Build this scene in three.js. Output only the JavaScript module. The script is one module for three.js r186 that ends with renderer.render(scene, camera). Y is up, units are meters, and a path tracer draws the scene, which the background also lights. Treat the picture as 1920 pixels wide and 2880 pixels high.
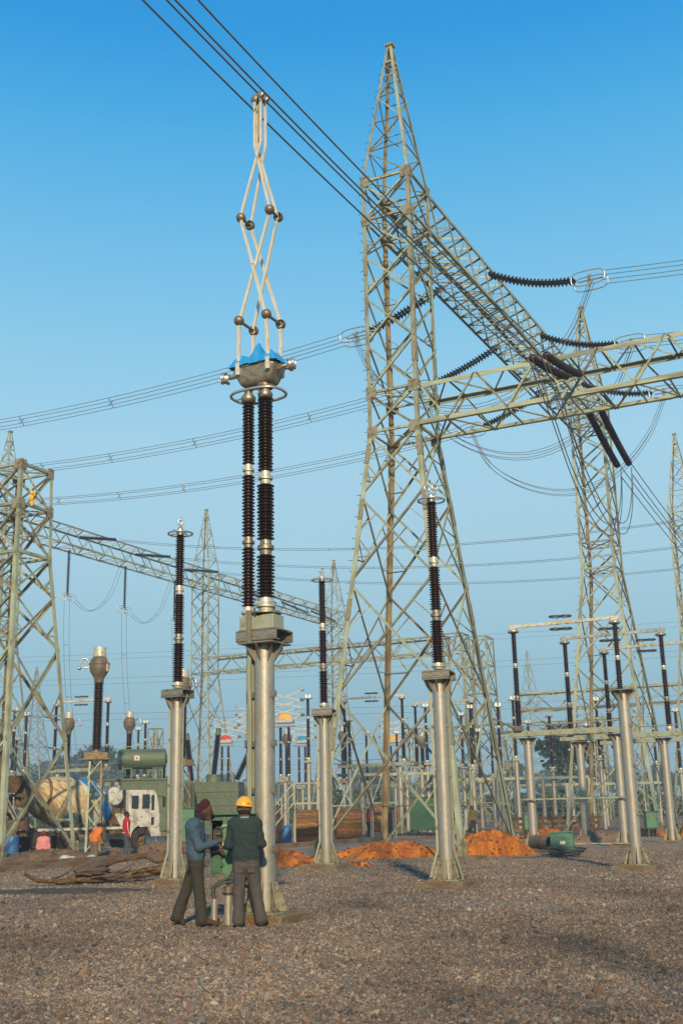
import * as THREE from 'three';
import { mergeGeometries, toCreasedNormals } from 'three/addons/utils/BufferGeometryUtils.js';
import { RoundedBoxGeometry } from 'three/addons/geometries/RoundedBoxGeometry.js';
import { ImprovedNoise } from 'three/addons/math/ImprovedNoise.js';

// ---------------------------------------------------------------- camera, sky, sun, exposure
const scene = new THREE.Scene();
const V = (x, y, z) => new THREE.Vector3(x, y, z);
const camera = new THREE.PerspectiveCamera(49.13, 682 / 1024, 0.1, 3000);
camera.position.set(0, 1.55, 0);
camera.up.set(0.0208, 1, 0).normalize();
camera.lookAt(0, 1.55 + 100 * Math.tan(14.956 * Math.PI / 180), -100);

const SUN_ELEVATION = 25 * Math.PI / 180;
const sunDir = V(0.058 * Math.cos(SUN_ELEVATION), Math.sin(SUN_ELEVATION), 0.998 * Math.cos(SUN_ELEVATION)).normalize();
{ // clear sky: a dusty pale band low down, deepening to strong blue overhead
  const stops = [[-90, 128, 130, 124], [0, 140, 185, 201], [4, 148, 194, 210], [8, 160, 205, 223], [13, 171, 214, 234], [18, 167, 215, 239],
    [23, 142, 205, 238], [28, 112, 192, 236], [33, 80, 176, 232], [38, 40, 154, 225], [44, 22, 136, 214], [55, 14, 112, 194], [90, 10, 85, 165]];
  const lin = c => { c /= 255; return c <= 0.04045 ? c / 12.92 : ((c + 0.055) / 1.055) ** 2.4; };
  const W = 8, H = 1024, d = new Float32Array(W * H * 4);
  for (let y = 0; y < H; y++) {
    const el = (y + 0.5) / H * 180 - 90;
    let i = 0; while (i < stops.length - 2 && el > stops[i + 1][0]) i++;
    const a = stops[i], b = stops[i + 1], k0 = Math.min(1, Math.max(0, (el - a[0]) / (b[0] - a[0])));
    for (let x = 0; x < W; x++) for (let c = 0; c < 4; c++) d[(y * W + x) * 4 + c] = c === 3 ? 1 : lin(a[c + 1] + (b[c + 1] - a[c + 1]) * k0);
  }
  const sky = new THREE.DataTexture(d, W, H, THREE.RGBAFormat, THREE.FloatType);
  sky.mapping = THREE.EquirectangularReflectionMapping; sky.magFilter = THREE.LinearFilter; sky.minFilter = THREE.LinearFilter; sky.needsUpdate = true;
  scene.background = sky; scene.environment = sky;
}
const sun = new THREE.DirectionalLight(new THREE.Color(1, 0.79, 0.52), 5.0);
sun.position.copy(sunDir).multiplyScalar(120).add(V(0, 0, -50)); sun.target.position.set(0, 0, -50);
sun.castShadow = true; sun.shadow.mapSize.set(4096, 4096); sun.shadow.radius = 4.5;
Object.assign(sun.shadow.camera, { left: -70, right: 70, top: 70, bottom: -70, near: 1, far: 320 });
scene.add(sun, sun.target);
const renderer = new THREE.WebGLRenderer({ antialias: true });
renderer.toneMapping = THREE.LinearToneMapping; renderer.toneMappingExposure = 1.0;
renderer.shadowMap.enabled = true;
scene.fog = new THREE.FogExp2(new THREE.Color(0.62, 0.78, 0.88), 0.0012);

// ---------------------------------------------------------------- helpers
let seed = 20240611;
const rnd = () => { seed = (seed * 1664525 + 1013904223) >>> 0; return seed / 4294967296; };
const rr = (a, b) => a + (b - a) * rnd();
const pick = a => a[Math.floor(rnd() * a.length) % a.length];
const perlin = new ImprovedNoise();
const fbm = (x, y, z, o = 4) => { let s = 0, a = 0.5; for (let i = 0; i < o; i++) { s += a * perlin.noise(x, y, z); x *= 2.03; y *= 2.03; z *= 2.03; a *= 0.5; } return s; };
const C = (r, g, b) => new THREE.Color().setRGB(r, g, b);
const smooth = (a, b, x) => { x = Math.min(1, Math.max(0, (x - a) / (b - a))); return x * x * (3 - 2 * x); };

function tex(w, h, fn, srgb = true) {          // fn(u, v) -> [r, g, b] 0..1 (display values when srgb)
  const d = new Uint8Array(w * h * 4);
  for (let y = 0; y < h; y++) for (let x = 0; x < w; x++) {
    const c = fn(x / w, y / h), i = (y * w + x) * 4;
    for (let k = 0; k < 3; k++) d[i + k] = Math.max(0, Math.min(255, c[k] * 255)); d[i + 3] = 255;
  }
  const t = new THREE.DataTexture(d, w, h, THREE.RGBAFormat);
  t.wrapS = t.wrapT = THREE.RepeatWrapping; t.magFilter = THREE.LinearFilter; t.minFilter = THREE.LinearMipmapLinearFilter; t.generateMipmaps = true;
  if (srgb) t.colorSpace = THREE.SRGBColorSpace; t.needsUpdate = true; return t;
}
// noise that repeats with period 1 in u and v
const tn = (u, v, f, s = 0, o = 4) => { const a = u * 2 * Math.PI, b = v * 2 * Math.PI, R = f / 6.283;
  let t = 0, g = 0.5, k = 1; for (let i = 0; i < o; i++) { t += g * perlin.noise(R * k * Math.cos(a) + s + 7.1 * i, R * k * Math.sin(a) + R * k * Math.cos(b) * 1.37, R * k * Math.sin(b) * 1.37 + s * 0.3); g *= 0.5; k *= 2; } return t; };
const mix3 = (a, b, k) => a.map((x, i) => x + (b[i] - x) * k);
const std = (o) => new THREE.MeshStandardMaterial(o);

const numbers = {};
const numbered = n => { const k = numbers[n] = (numbers[n] ?? -1) + 1; return k ? n + '_' + String(k).padStart(3, '0') : n; };
const shade = o => { o.castShadow = o.receiveShadow = true; return o; };
function thing(name, label, category, pos = [0, 0, 0], turn = 0, group) {
  const o = new THREE.Group(); o.name = numbered(name); o.position.set(...pos); o.rotation.y = turn; scene.add(o);
  o.userData = { label, category }; if (group) o.userData.group = group; return o;
}
function part(parent, name, geo, mat) { const m = shade(new THREE.Mesh(geo, mat)); m.name = name; parent.add(m); return m; }
function single(name, label, category, geo, mat, pos = [0, 0, 0], turn = 0, group) {
  const m = shade(new THREE.Mesh(geo, mat)); m.name = numbered(name); m.position.set(...pos); m.rotation.y = turn; scene.add(m);
  m.userData = { label, category }; if (group) m.userData.group = group; return m;
}
function structure(name, geo, mat) { const m = shade(new THREE.Mesh(geo, mat)); m.name = numbered(name); m.userData.kind = 'structure'; scene.add(m); return m; }
function copy(src, pos, turn, label) { const r = src.clone(); r.name = numbered(src.name.replace(/_\d{3}$/, '')); r.userData = { ...src.userData, label: label ?? src.userData.label };
  if (pos) r.position.set(...pos); if (turn !== undefined) r.rotation.y = turn; scene.add(r); return r; }

// yard grid: a along the short bays, b along the long bays, origin under the big tower
const E1 = V(0.8937, 0, 0.4487), E2 = V(0.4487, 0, -0.8937), T1 = V(2.48, 0, -40.89);
const E = (a, b, y = 0) => T1.clone().addScaledVector(E1, a).addScaledVector(E2, b).setY(y);
const TURN = -26.66 * Math.PI / 180;           // rotation.y that lays local x along E1 and local -z along E2
const arr = v => [v.x, v.y, v.z];

const box = (w, h, d, x = 0, y = 0, z = 0) => new THREE.BoxGeometry(w, h, d).translate(x, y, z);
const rbox = (w, h, d, r, x = 0, y = 0, z = 0) => new RoundedBoxGeometry(w, h, d, 2, r).translate(x, y, z);
const cyl = (r0, r1, h, n = 16, x = 0, y = 0, z = 0) => new THREE.CylinderGeometry(r1, r0, h, n).translate(x, y + h / 2, z);   // stands on y, r0 at the foot
const lathe = (pts, n = 24) => new THREE.LatheGeometry(pts.map(p => new THREE.Vector2(p[0], p[1])), n);
const ball = (r, x, y, z, n = 14) => new THREE.SphereGeometry(r, n, Math.ceil(n * 0.7)).translate(x, y, z);
function merge(list) { return mergeGeometries(list.map(g => { g = g.index ? g.toNonIndexed() : g; for (const k of Object.keys(g.attributes)) if (!['position', 'normal', 'uv'].includes(k)) g.deleteAttribute(k);
  if (!g.attributes.uv) g.setAttribute('uv', new THREE.BufferAttribute(new Float32Array(g.attributes.position.count * 2), 2)); return g; })); }
function along(geo, a, b) {                     // a geometry of height 1 on y, laid from a to b
  const d = b.clone().sub(a), L = d.length(); geo.scale(1, L, 1);
  geo.applyQuaternion(new THREE.Quaternion().setFromUnitVectors(V(0, 1, 0), d.divideScalar(L))); return geo.translate(a.x, a.y, a.z);
}
const rod = (a, b, r, n = 8, r1 = r) => along(cyl(r, r1, 1, n), a, b);
const squareRod = (a, b, w, w2 = w) => along(box(w, 1, w2, 0, 0.5, 0), a, b);
const tube = (pts, r, seg = 24, n = 5) => new THREE.TubeGeometry(new THREE.CatmullRomCurve3(pts), seg, r, n);
const uvs = (g, u, v) => { const t = g.attributes.uv; for (let i = 0; i < t.count; i++) t.setXY(i, t.getX(i) * u, t.getY(i) * v); return g; };
function boxUV(g, s = 1) {                      // uv in metres from the dominant side of each face
  g = g.index ? g.toNonIndexed() : g; g.computeVertexNormals(); const p = g.attributes.position, n = g.attributes.normal, uv = new Float32Array(p.count * 2);
  for (let i = 0; i < p.count; i++) { const ax = Math.abs(n.getX(i)), ay = Math.abs(n.getY(i)), az = Math.abs(n.getZ(i));
    uv[2 * i] = (ax > ay && ax > az ? p.getZ(i) : p.getX(i)) * s; uv[2 * i + 1] = (ay > ax && ay > az ? p.getZ(i) : p.getY(i)) * s; }
  g.setAttribute('uv', new THREE.BufferAttribute(uv, 2)); return g;
}

// ---------------------------------------------------------------- materials
const rustMap = (base, rust, amount, s) => tex(256, 256, (u, v) => {
  const n = tn(u, v, 5, s), m = tn(u, v, 22, s + 9, 3); let c = mix3(base, base.map(x => x * 0.8), smooth(0, 0.3, n));
  c = mix3(c, rust, amount * smooth(0.02, 0.22, n + m * 0.7)); const g = 1 + m * 0.22; return c.map(x => x * g); });
const M = {};
M.angle = [                                      // weathered galvanised angle steel, pale grey green to rust stained
  std({ map: rustMap([0.645, 0.67, 0.555], [0.54, 0.50, 0.38], 0.55, 1), roughness: 0.62, metalness: 0.12 }),
  std({ map: rustMap([0.565, 0.585, 0.485], [0.47, 0.42, 0.31], 0.65, 5), roughness: 0.65, metalness: 0.12 }),
  std({ map: rustMap([0.48, 0.47, 0.39], [0.43, 0.34, 0.22], 0.8, 9), roughness: 0.7, metalness: 0.1 }),
  std({ map: rustMap([0.56, 0.51, 0.37], [0.46, 0.37, 0.24], 0.8, 14), roughness: 0.75, metalness: 0.05 })];
const angleMix = () => { const k = rnd(); return M.angle[k < 0.5 ? 0 : k < 0.78 ? 1 : k < 0.93 ? 2 : 3]; };
M.plate = std({ map: rustMap([0.55, 0.54, 0.44], [0.43, 0.35, 0.23], 0.6, 21), roughness: 0.65, metalness: 0.15 });
M.galv = std({ map: tex(512, 512, (u, v) => { const n = tn(u, v, 6, 3), m = tn(u, v, 40, 8, 3), s = tn(u, v * 0.25, 9, 12, 3); const g = 0.66 + n * 0.1 + m * 0.08 + s * 0.1; const k = smooth(0.05, 0.3, s + n * 0.5); return mix3([g, g * 0.97, g * 0.89], [g * 0.88, g * 0.79, g * 0.62], k * 0.6); }),
  roughnessMap: tex(256, 256, (u, v) => { const n = tn(u, v, 20, 5, 3); return [0, 0.48 + n * 0.14, 0]; }, false), roughness: 1, metalness: 0.55, bumpMap: tex(256, 256, (u, v) => { const n = 0.5 + tn(u, v, 14, 6, 4); return [n, n, n]; }, false), bumpScale: 0.001 });
M.zinc = std({ color: C(0.5, 0.49, 0.44), roughness: 0.38, metalness: 0.7 });
M.cast = std({ map: rustMap([0.60, 0.57, 0.50], [0.50, 0.43, 0.33], 0.45, 31), roughness: 0.45, metalness: 0.6 });
M.castBrown = std({ map: rustMap([0.52, 0.46, 0.38], [0.46, 0.38, 0.30], 0.4, 33), roughness: 0.45, metalness: 0.45 });
M.aluminium = std({ map: rustMap([0.80, 0.78, 0.70], [0.66, 0.60, 0.48], 0.4, 35), roughness: 0.42, metalness: 0.35 });
M.arm = std({ map: rustMap([0.84, 0.82, 0.74], [0.72, 0.66, 0.52], 0.35, 37), roughness: 0.5, metalness: 0.15 });
M.porcelain = std({ map: rustMap([0.175, 0.083, 0.068], [0.23, 0.13, 0.10], 0.4, 41), roughness: 0.3, metalness: 0 });
M.disc = std({ map: rustMap([0.15, 0.08, 0.07], [0.20, 0.12, 0.10], 0.4, 43), roughness: 0.28 });
M.greenSteel = std({ map: rustMap([0.60, 0.62, 0.53], [0.53, 0.49, 0.38], 0.6, 45), roughness: 0.6, metalness: 0.1 });
M.wire = std({ color: C(0.15, 0.16, 0.145), roughness: 0.55, metalness: 0.35 });   // stranded aluminium, weathered
M.steelDark = std({ color: C(0.08, 0.075, 0.065), roughness: 0.6, metalness: 0.4 });
M.concrete = std({ map: tex(512, 512, (u, v) => { const n = tn(u, v, 4, 51), m = tn(u, v, 40, 53, 4); const g = 1 + n * 0.5 + m * 0.35; return mix3([0.50, 0.44, 0.34], [0.36, 0.28, 0.18], smooth(-0.1, 0.3, n)).map(x => x * g); }), roughness: 0.95,
  bumpMap: tex(256, 256, (u, v) => { const n = 0.5 + tn(u, v, 18, 55, 5); return [n, n, n]; }, false), bumpScale: 0.012 });
M.greenPaint = std({ map: rustMap([0.30, 0.46, 0.33], [0.30, 0.40, 0.29], 0.6, 57), roughness: 0.5 });
M.greenDark = std({ map: rustMap([0.17, 0.36, 0.25], [0.17, 0.31, 0.22], 0.6, 58), roughness: 0.5 });
M.tank = std({ map: rustMap([0.34, 0.39, 0.27], [0.30, 0.34, 0.24], 0.5, 59), roughness: 0.6 });
M.tealPaint = std({ map: rustMap([0.27, 0.45, 0.36], [0.26, 0.39, 0.30], 0.6, 60), roughness: 0.55 });
M.black = std({ color: C(0.02, 0.02, 0.02), roughness: 0.6 });
M.rubber = std({ map: rustMap([0.16, 0.14, 0.12], [0.30, 0.23, 0.16], 0.8, 61), roughness: 0.9 });
M.cable = std({ color: C(0.045, 0.05, 0.048), roughness: 0.55 });
// ---------------------------------------------------------------- ground: gravel yard, soil, kerbs
{
  const stone = tex(1024, 1024, (() => {
    const cells = 92, rs = []; for (let i = 0; i < cells * cells; i++) rs.push([rnd(), rnd(), rnd(), rnd()]);
    const pal = [[0.62, 0.53, 0.43], [0.56, 0.52, 0.46], [0.66, 0.55, 0.42], [0.51, 0.43, 0.35], [0.50, 0.49, 0.46], [0.70, 0.62, 0.51], [0.58, 0.44, 0.32]];
    return (u, v) => { let best = 9, id = 0; const cx = Math.floor(u * cells), cy = Math.floor(v * cells);
      for (let j = -1; j <= 1; j++) for (let i = -1; i <= 1; i++) { const k = ((cy + j + cells) % cells) * cells + (cx + i + cells) % cells; const dx = cx + i + rs[k][0] - u * cells, dy = cy + j + rs[k][1] - v * cells, dd = dx * dx + dy * dy; if (dd < best) { best = dd; id = k; } }
      const c = pal[Math.floor(rs[id][2] * 7)], g = (0.75 + rs[id][3] * 0.45); return c.map(x => x * g); };
  })());
  const bump = tex(1024, 1024, (u, v) => { const n = 0.5 + tn(u, v, 90, 61, 4) * 1.1; return [n, n, n]; }, false);
  stone.repeat.set(0.25, 0.25); bump.repeat.set(0.25, 0.25);
  M.gravel = std({ map: stone, bumpMap: bump, bumpScale: 0.03, roughness: 1, vertexColors: true });
  // one sheet out to the horizon: fine near the camera, coarse far away, its tone drifting between dusty brown and blue grey stone
  const xs = [], zs = []; for (let x = -34; x <= 34; x += 0.8) xs.push(x); for (const x of [60, 120, 300, 900]) { xs.push(x); xs.unshift(-x); }
  for (let z = 8; z >= -70; z -= 0.8) zs.push(z); for (const z of [-80, -100, -140, -200, -400, -900]) zs.push(z); zs.unshift(300, 100, 30);
  const pos = [], uv = [], col = [], idx = [], nx = xs.length;
  zs.forEach((z, j) => xs.forEach((x, i) => {
    const y = z < -2 && z > -70 && Math.abs(x) < 34 ? fbm(x * 0.35, 3, z * 0.35, 3) * 0.05 - 0.01 : -0.01; pos.push(x, y, z); uv.push(x, z);
    const k = smooth(-0.05, 0.25, fbm(x * 0.22 + 4, 8, z * 0.16, 4)), s = z < -62 ? 1 : smooth(0.12, 0.3, fbm(x * 0.1 + 40, 1, z * 0.1, 3)) * 0.8;
    let c = mix3([1, 0.91, 0.79], [0.9, 0.89, 0.84], k); c = mix3(c, [0.92, 0.76, 0.58], s); col.push(...c);
    if (i && j) { const a = j * nx + i; idx.push(a, a - 1, a - nx - 1, a, a - nx - 1, a - nx); }
  }));
  const g = new THREE.BufferGeometry(); g.setAttribute('position', new THREE.Float32BufferAttribute(pos, 3)); g.setAttribute('uv', new THREE.Float32BufferAttribute(uv, 2)); g.setAttribute('color', new THREE.Float32BufferAttribute(col, 3)); g.setIndex(idx); g.computeVertexNormals();
  structure('gravel_ground', g, M.gravel);
}
const groundY = (x, z) => (z < -2 && z > -70 && Math.abs(x) < 34 ? fbm(x * 0.35, 3, z * 0.35, 3) * 0.05 - 0.01 : -0.01);
{ // loose crushed stones in the field of view
  const kinds = [0, 1, 2, 3].map(k => { const g = new THREE.IcosahedronGeometry(1, 0), p = g.attributes.position, seen = {};
    for (let i = 0; i < p.count; i++) { const key = [p.getX(i), p.getY(i), p.getZ(i)].map(q => q.toFixed(2)).join(); seen[key] ??= [rr(0.65, 1.2), rr(0.5, 0.95), rr(0.65, 1.2)]; const s = seen[key]; p.setXYZ(i, p.getX(i) * s[0], p.getY(i) * s[1] * 0.75, p.getZ(i) * s[2]); }
    g.computeVertexNormals(); g.deleteAttribute('uv'); return g; });
  const stoneMat = std({ color: 0xffffff, roughness: 0.95 });
  const pal = [[0.24, 0.172, 0.115], [0.19, 0.155, 0.118], [0.28, 0.20, 0.13], [0.14, 0.10, 0.07], [0.135, 0.13, 0.115], [0.31, 0.245, 0.17], [0.20, 0.115, 0.066], [0.105, 0.086, 0.068]];
  const N = 135000, m4 = new THREE.Matrix4(), q = new THREE.Quaternion(), eu = new THREE.Euler(), col = new THREE.Color();
  kinds.forEach((g, k) => {
    const im = new THREE.InstancedMesh(g, stoneMat, N); im.name = numbered('gravel_stones'); im.userData.kind = 'stuff'; shade(im);
    im.userData.label = ['loose crushed stones of brownish granite strewn over the yard', 'loose crushed stones of greyish granite strewn over the yard', 'flat chips of crushed rock strewn over the yard', 'blocky lumps of crushed rock strewn over the yard'][k];
    for (let i = 0; i < N; i++) {
      const d = 6.5 / (1 - rnd() * (1 - 6.5 / 42)) , z = -d, x = rr(-0.5, 0.5) * (d + 2);
      const near = smooth(30, 10, d), s = (0.0095 + 0.02 * rnd() * rnd() * rnd() + 0.005 * (1 - near)) * (rnd() < 0.04 ? 1.9 : 1);
      eu.set(rr(0, 6.28), rr(0, 6.28), rr(0, 6.28)); q.setFromEuler(eu); m4.compose(V(x, groundY(x, z) + s * rr(0, 0.55), z), q, V(s * rr(0.8, 1.5), s, s * rr(0.8, 1.3))); im.setMatrixAt(i, m4);
      const cool = smooth(0.0, 0.25, fbm(x * 0.22 + 4, 8, z * 0.16, 4)); let c = pal[Math.floor(rnd() * 8)]; if (rnd() < cool * 0.45) c = pal[pick([1, 4, 4, 7])]; const b = rr(0.62, 1.4) * 0.84 * (1 + 1.0 * fbm(x * 0.32 + 9, 2, z * 0.17, 4) + 0.5 * fbm(x * 1.3, 5, z * 0.9, 3)); col.setRGB(c[0] * b, c[1] * b, c[2] * b); im.setColorAt(i, col);
    }
    scene.add(im);
  });
}

// ---------------------------------------------------------------- lattice steelwork
const angleGeo = (() => { const t = 0.13, s = new THREE.Shape(); [[0, 0], [1, 0], [1, t], [t, t], [t, 1], [0, 1]].forEach((p, i) => i ? s.lineTo(...p) : s.moveTo(...p));
  const g = new THREE.ExtrudeGeometry(s, { depth: 1, bevelEnabled: false }).rotateX(-Math.PI / 2).scale(1, 1, 1); // x flange, z flange toward -z, length y
  const p = g.attributes.position, uv = new Float32Array(p.count * 2); for (let i = 0; i < p.count; i++) { uv[2 * i] = p.getX(i) * 0.12 - p.getZ(i) * 0.12; uv[2 * i + 1] = p.getY(i) * 1.7; } g.setAttribute('uv', new THREE.BufferAttribute(uv, 2)); return g; })();
const angleVariants = [0, 1, 2, 3].map(k => { const g = angleGeo.clone(), t = g.attributes.uv; for (let i = 0; i < t.count; i++) t.setXY(i, t.getX(i) + k * 0.27, t.getY(i) + k * 0.41); return g; });
// an angle bar from a to b, flange width w; f1 and f2 are the directions its two flanges point
function angle(parent, name, a, b, w, f1, f2, mat) {
  const y = b.clone().sub(a), L = y.length(); if (L < 0.01) return; y.divideScalar(L);
  const p1 = f1.clone().addScaledVector(y, -f1.dot(y)).normalize(), z = p1.clone().cross(y);            // geometry's second flange points to -z = y x ... 
  let x = p1; if (z.clone().negate().dot(f2) < 0) { x = f2.clone().addScaledVector(y, -f2.dot(y)).normalize(); }
  const zz = x.clone().cross(y);
  const m = part(parent, name, pick(angleVariants), mat ?? angleMix());
  m.matrixAutoUpdate = false; const bm = new THREE.Matrix4().makeBasis(x.clone().multiplyScalar(w), y.clone().multiplyScalar(L), zz.multiplyScalar(w)); bm.setPosition(a);
  bm.decompose(m.position, m.quaternion, m.scale); m.matrixAutoUpdate = true; m.updateMatrix(); return m;
}
const lerp = (a, b, k) => a.clone().lerp(b, k);
const COR = [[-1, -1], [1, -1], [1, 1], [-1, 1]];                          // local corners, x along E1, second along E2 (local -z)
// a square lattice tower. levels: [height, side]; spans: list of {from, to, panels, kind}
function tower(label, pos, o) {
  const g = thing('lattice_tower', label, 'tower', pos, TURN, o.group);
  const at = (k, h) => { let i = 0; while (i < o.levels.length - 2 && h > o.levels[i + 1][0]) i++; const [h0, s0] = o.levels[i], [h1, s1] = o.levels[i + 1]; const s = s0 + (s1 - s0) * (h - h0) / (h1 - h0); return V(COR[k][0] * s / 2, h, -COR[k][1] * s / 2); };
  const inward = k => V(-COR[k][0], 0, 0), inward2 = k => V(0, 0, COR[k][1]);
  const lw = o.legW ?? 0.17, bw = o.braceW ?? 0.085;
  o.levels.slice(1).forEach((l, i) => { for (let k = 0; k < 4; k++) { const w = lw * (i === 0 ? 1 : i === 1 ? 0.85 : 0.6);
    angle(g, 'leg', at(k, o.levels[i][0]), at(k, l[0]), w, inward(k), inward2(k), M.angle[(k === 3 ? 3 : pick([0, 0, 1]))]); } });
  for (let f = 0; f < 4; f++) {
    const a = f, b = (f + 1) % 4, inn = V(-(COR[a][0] + COR[b][0]) / 2, 0, (COR[a][1] + COR[b][1]) / 2), out = inn.clone().multiplyScalar(-0.012);
    const bar = (p, q, w, name = 'brace') => angle(g, name, p.clone().addScaledVector(inn, rr(0, 0.05)), q.clone().addScaledVector(inn, rr(0, 0.05)), w, q.clone().sub(p).cross(inn).normalize(), inn);
    for (const s of o.spans) {
      const hs = s.heights;
      for (let i = 0; i < hs.length - 1; i++) {
        const A0 = at(a, hs[i]), A1 = at(a, hs[i + 1]), B0 = at(b, hs[i]), B1 = at(b, hs[i + 1]);
        if (s.kind === 'x') {
          bar(A0, B1, bw); bar(B0, A1, bw);
          if (s.redundant) { const w0 = A0.distanceTo(B0), w1 = A1.distanceTo(B1), k = w0 / (w0 + w1), X = lerp(A0, B1, k);
            for (const [P0, P1, leg] of [[A0, X, a], [B0, X, b]]) { const m = lerp(P0, P1, 0.5), hm = m.y, L1 = at(leg, hm), top = at(leg, X.y);
              bar(L1, m, bw * 0.52, 'redundant_brace'); bar(m, top, bw * 0.52, 'redundant_brace'); }
            if (s.redundant > 1) for (const [P1, leg] of [[A1, a], [B1, b]]) { const m = lerp(X, P1, 0.5); bar(m, at(leg, X.y), bw * 0.55, 'redundant_brace'); } }
        } else { const even = (i + f) % 2; bar(even ? A0 : B0, even ? B1 : A1, bw * 0.66); if (i) bar(A0, B0, bw * 0.6, 'strut'); }
      }
    }
    for (const h of o.rings ?? []) bar(at(a, h), at(b, h), bw * 1.25, 'strut');
  }
  for (const h of o.rings ?? []) if (h < o.plates) for (let k = 0; k < 2; k++) angle(g, 'plan_brace', at(k, h), at(k + 2, h), bw * 0.7, V(0, 1, 0), V(1, 0, 0));
  for (const h of o.splices ?? []) for (let k = 0; k < 4; k++) { const p = at(k, h), q = at(k, h + 0.75), d = q.clone().sub(p).normalize(); const e = (f1, off) => { const m = part(g, 'splice_plate', box(lw * 0.9, 0.8, 0.014), M.plate); m.position.copy(p).addScaledVector(d, 0.4).add(off); m.quaternion.setFromUnitVectors(V(0, 1, 0), d); if (f1) m.rotateY(Math.PI / 2); };
    e(0, V(-COR[k][0] * lw * 0.5, 0, -COR[k][1] * 0.014)); e(1, V(COR[k][0] * 0.014, 0, COR[k][1] * lw * 0.5)); }
  if (o.peak) { const top = o.levels[o.levels.length - 1]; part(g, 'peak_cap', box(0.34, 0.12, 0.34, 0, top[0] + 0.05, 0), M.plate); }
  if (o.gussets) for (const h of o.gussets) for (let k = 0; k < 4; k++) { const p = at(k, h);
    part(g, 'gusset_plate', boxUV(box(0.42, 0.46, 0.014, p.x - COR[k][0] * 0.17, h, p.z + (k < 2 ? 0.014 : -0.014)), 1), M.plate);
    part(g, 'gusset_plate', boxUV(box(0.014, 0.46, 0.36, p.x + COR[k][0] * 0.014, h, p.z + COR[k][1] * 0.15), 1), M.plate); }
  if (o.steps) { const list = []; for (let h = 1.2; h < o.levels[o.levels.length - 1][0] - 0.8; h += 0.42) { const p = at(0, h); list.push(rod(p, p.clone().add(Math.round(h / 0.42) % 2 ? V(-0.17, 0, 0) : V(0, 0, 0.17)), 0.011, 5)); }
    const st = part(g, 'step_bolts', merge(list), M.steelDark); st.userData.kind = 'stuff'; }
  if (o.feet) for (let k = 0; k < 4; k++) { const p = at(k, o.levels[0][0]);
    part(g, 'base_plate', box(0.62, 0.035, 0.62, p.x, p.y - 0.02, p.z), M.plate);
    for (const [dx, dz] of [[-COR[k][0], 0], [0, COR[k][1]]]) { const s = new THREE.Shape(); s.moveTo(0, 0); s.lineTo(0.38, 0); s.lineTo(0.16, 0.5); s.lineTo(0, 0.5);
      const w = new THREE.ExtrudeGeometry(s, { depth: 0.018, bevelEnabled: false }); if (dx) { if (dx < 0) w.rotateY(Math.PI); } else w.rotateY(dz > 0 ? -Math.PI / 2 : Math.PI / 2);
      part(g, 'foot_gusset', w.translate(p.x - dx * 0.1, p.y, p.z - dz * 0.1), M.plate); } }
  g.updateMatrixWorld(); g.userData.at = undefined; return g;
}
// a box lattice beam between two points, width across, depth down from the points
function beam(label, p, q, o) {
  const d = q.clone().sub(p), L = d.length(), turn = Math.atan2(-d.z, d.x);
  const g = thing('lattice_beam', label, 'beam', arr(p), turn);
  const w = o.w / 2, h = o.h, n = o.panels, cw = o.chord ?? 0.13, bw = o.brace ?? 0.07;
  const pt = (i, side, top) => V(L * i / n, top ? 0 : -h, side * w);
  for (const s of [-1, 1]) for (const t of [0, 1]) angle(g, 'chord', pt(0, s, t), pt(n, s, t), cw, V(0, t ? -1 : 1, 0), V(0, 0, -s));
  const X = (a, b, inn, ww, name) => angle(g, name ?? 'brace', a, b, ww ?? bw, b.clone().sub(a).cross(inn).normalize(), inn);
  for (let i = 0; i < n; i++) {
    for (const s of [-1, 1]) { const inn = V(0, 0, -s); if (o.cross) { X(pt(i, s, 0), pt(i + 1, s, 1), inn); X(pt(i, s, 1), pt(i + 1, s, 0), inn); } else X(pt(i, s, (i + (s > 0)) % 2), pt(i + 1, s, (i + 1 + (s > 0)) % 2), inn); if (o.posts && i) X(pt(i, s, 0), pt(i, s, 1), inn, bw * 0.8, 'post'); }
    for (const t of [0, 1]) { const inn = V(0, t ? -1 : 1, 0); if (o.crossFlat) { X(pt(i, -1, t), pt(i + 1, 1, t), inn); X(pt(i, 1, t), pt(i + 1, -1, t), inn); } else X(pt(i, i % 2 ? 1 : -1, t), pt(i + 1, i % 2 ? -1 : 1, t), inn); if (i) X(pt(i, -1, t), pt(i, 1, t), inn, bw * 0.8, 'strut'); }
  }
  return g;
}
const RING1 = 26.13, RING2 = 24.4, WU = 17.03, WL = 15.42, BS = 5.33, WS = 2.08;
const mainTower = { levels: [[0.12, BS], [WL, WS], [RING1, WS], [32.87, 0.22]], legW: 0.185, braceW: 0.078, feet: true, steps: true, peak: true, plates: 27,
  spans: [{ kind: 'x', heights: [0.25, 5.5, 9.6, 12.9, WL], redundant: 2 }, { kind: 'x', heights: [WL, WU] }, { kind: 'x', heights: [WU, 19.1, 21.1, 22.9, RING2] , redundant: 1 }, { kind: 'x', heights: [RING2, RING1] }, { kind: 'z', heights: [RING1, 27.6, 29.0, 30.3, 31.3, 32.0] }],
  rings: [WL, WU, RING2, RING1, 32.0], splices: [3.6, 8.2, 12.0, 14.2, 18, 22], gussets: [WL, WU, RING2, RING1] };
tower('tallest pale green lattice tower with a pointed peak, centre of the yard', arr(E(0, 0)), mainTower);
const midTower = { ...mainTower, gussets: null, splices: null, spans: mainTower.spans.map((s, i) => i === 0 ? { ...s, redundant: 1 } : { ...s, redundant: 0 }) };
tower('second peaked lattice tower, behind the horizontal break disconnectors', arr(E(0.15, 29.5)), midTower);
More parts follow.
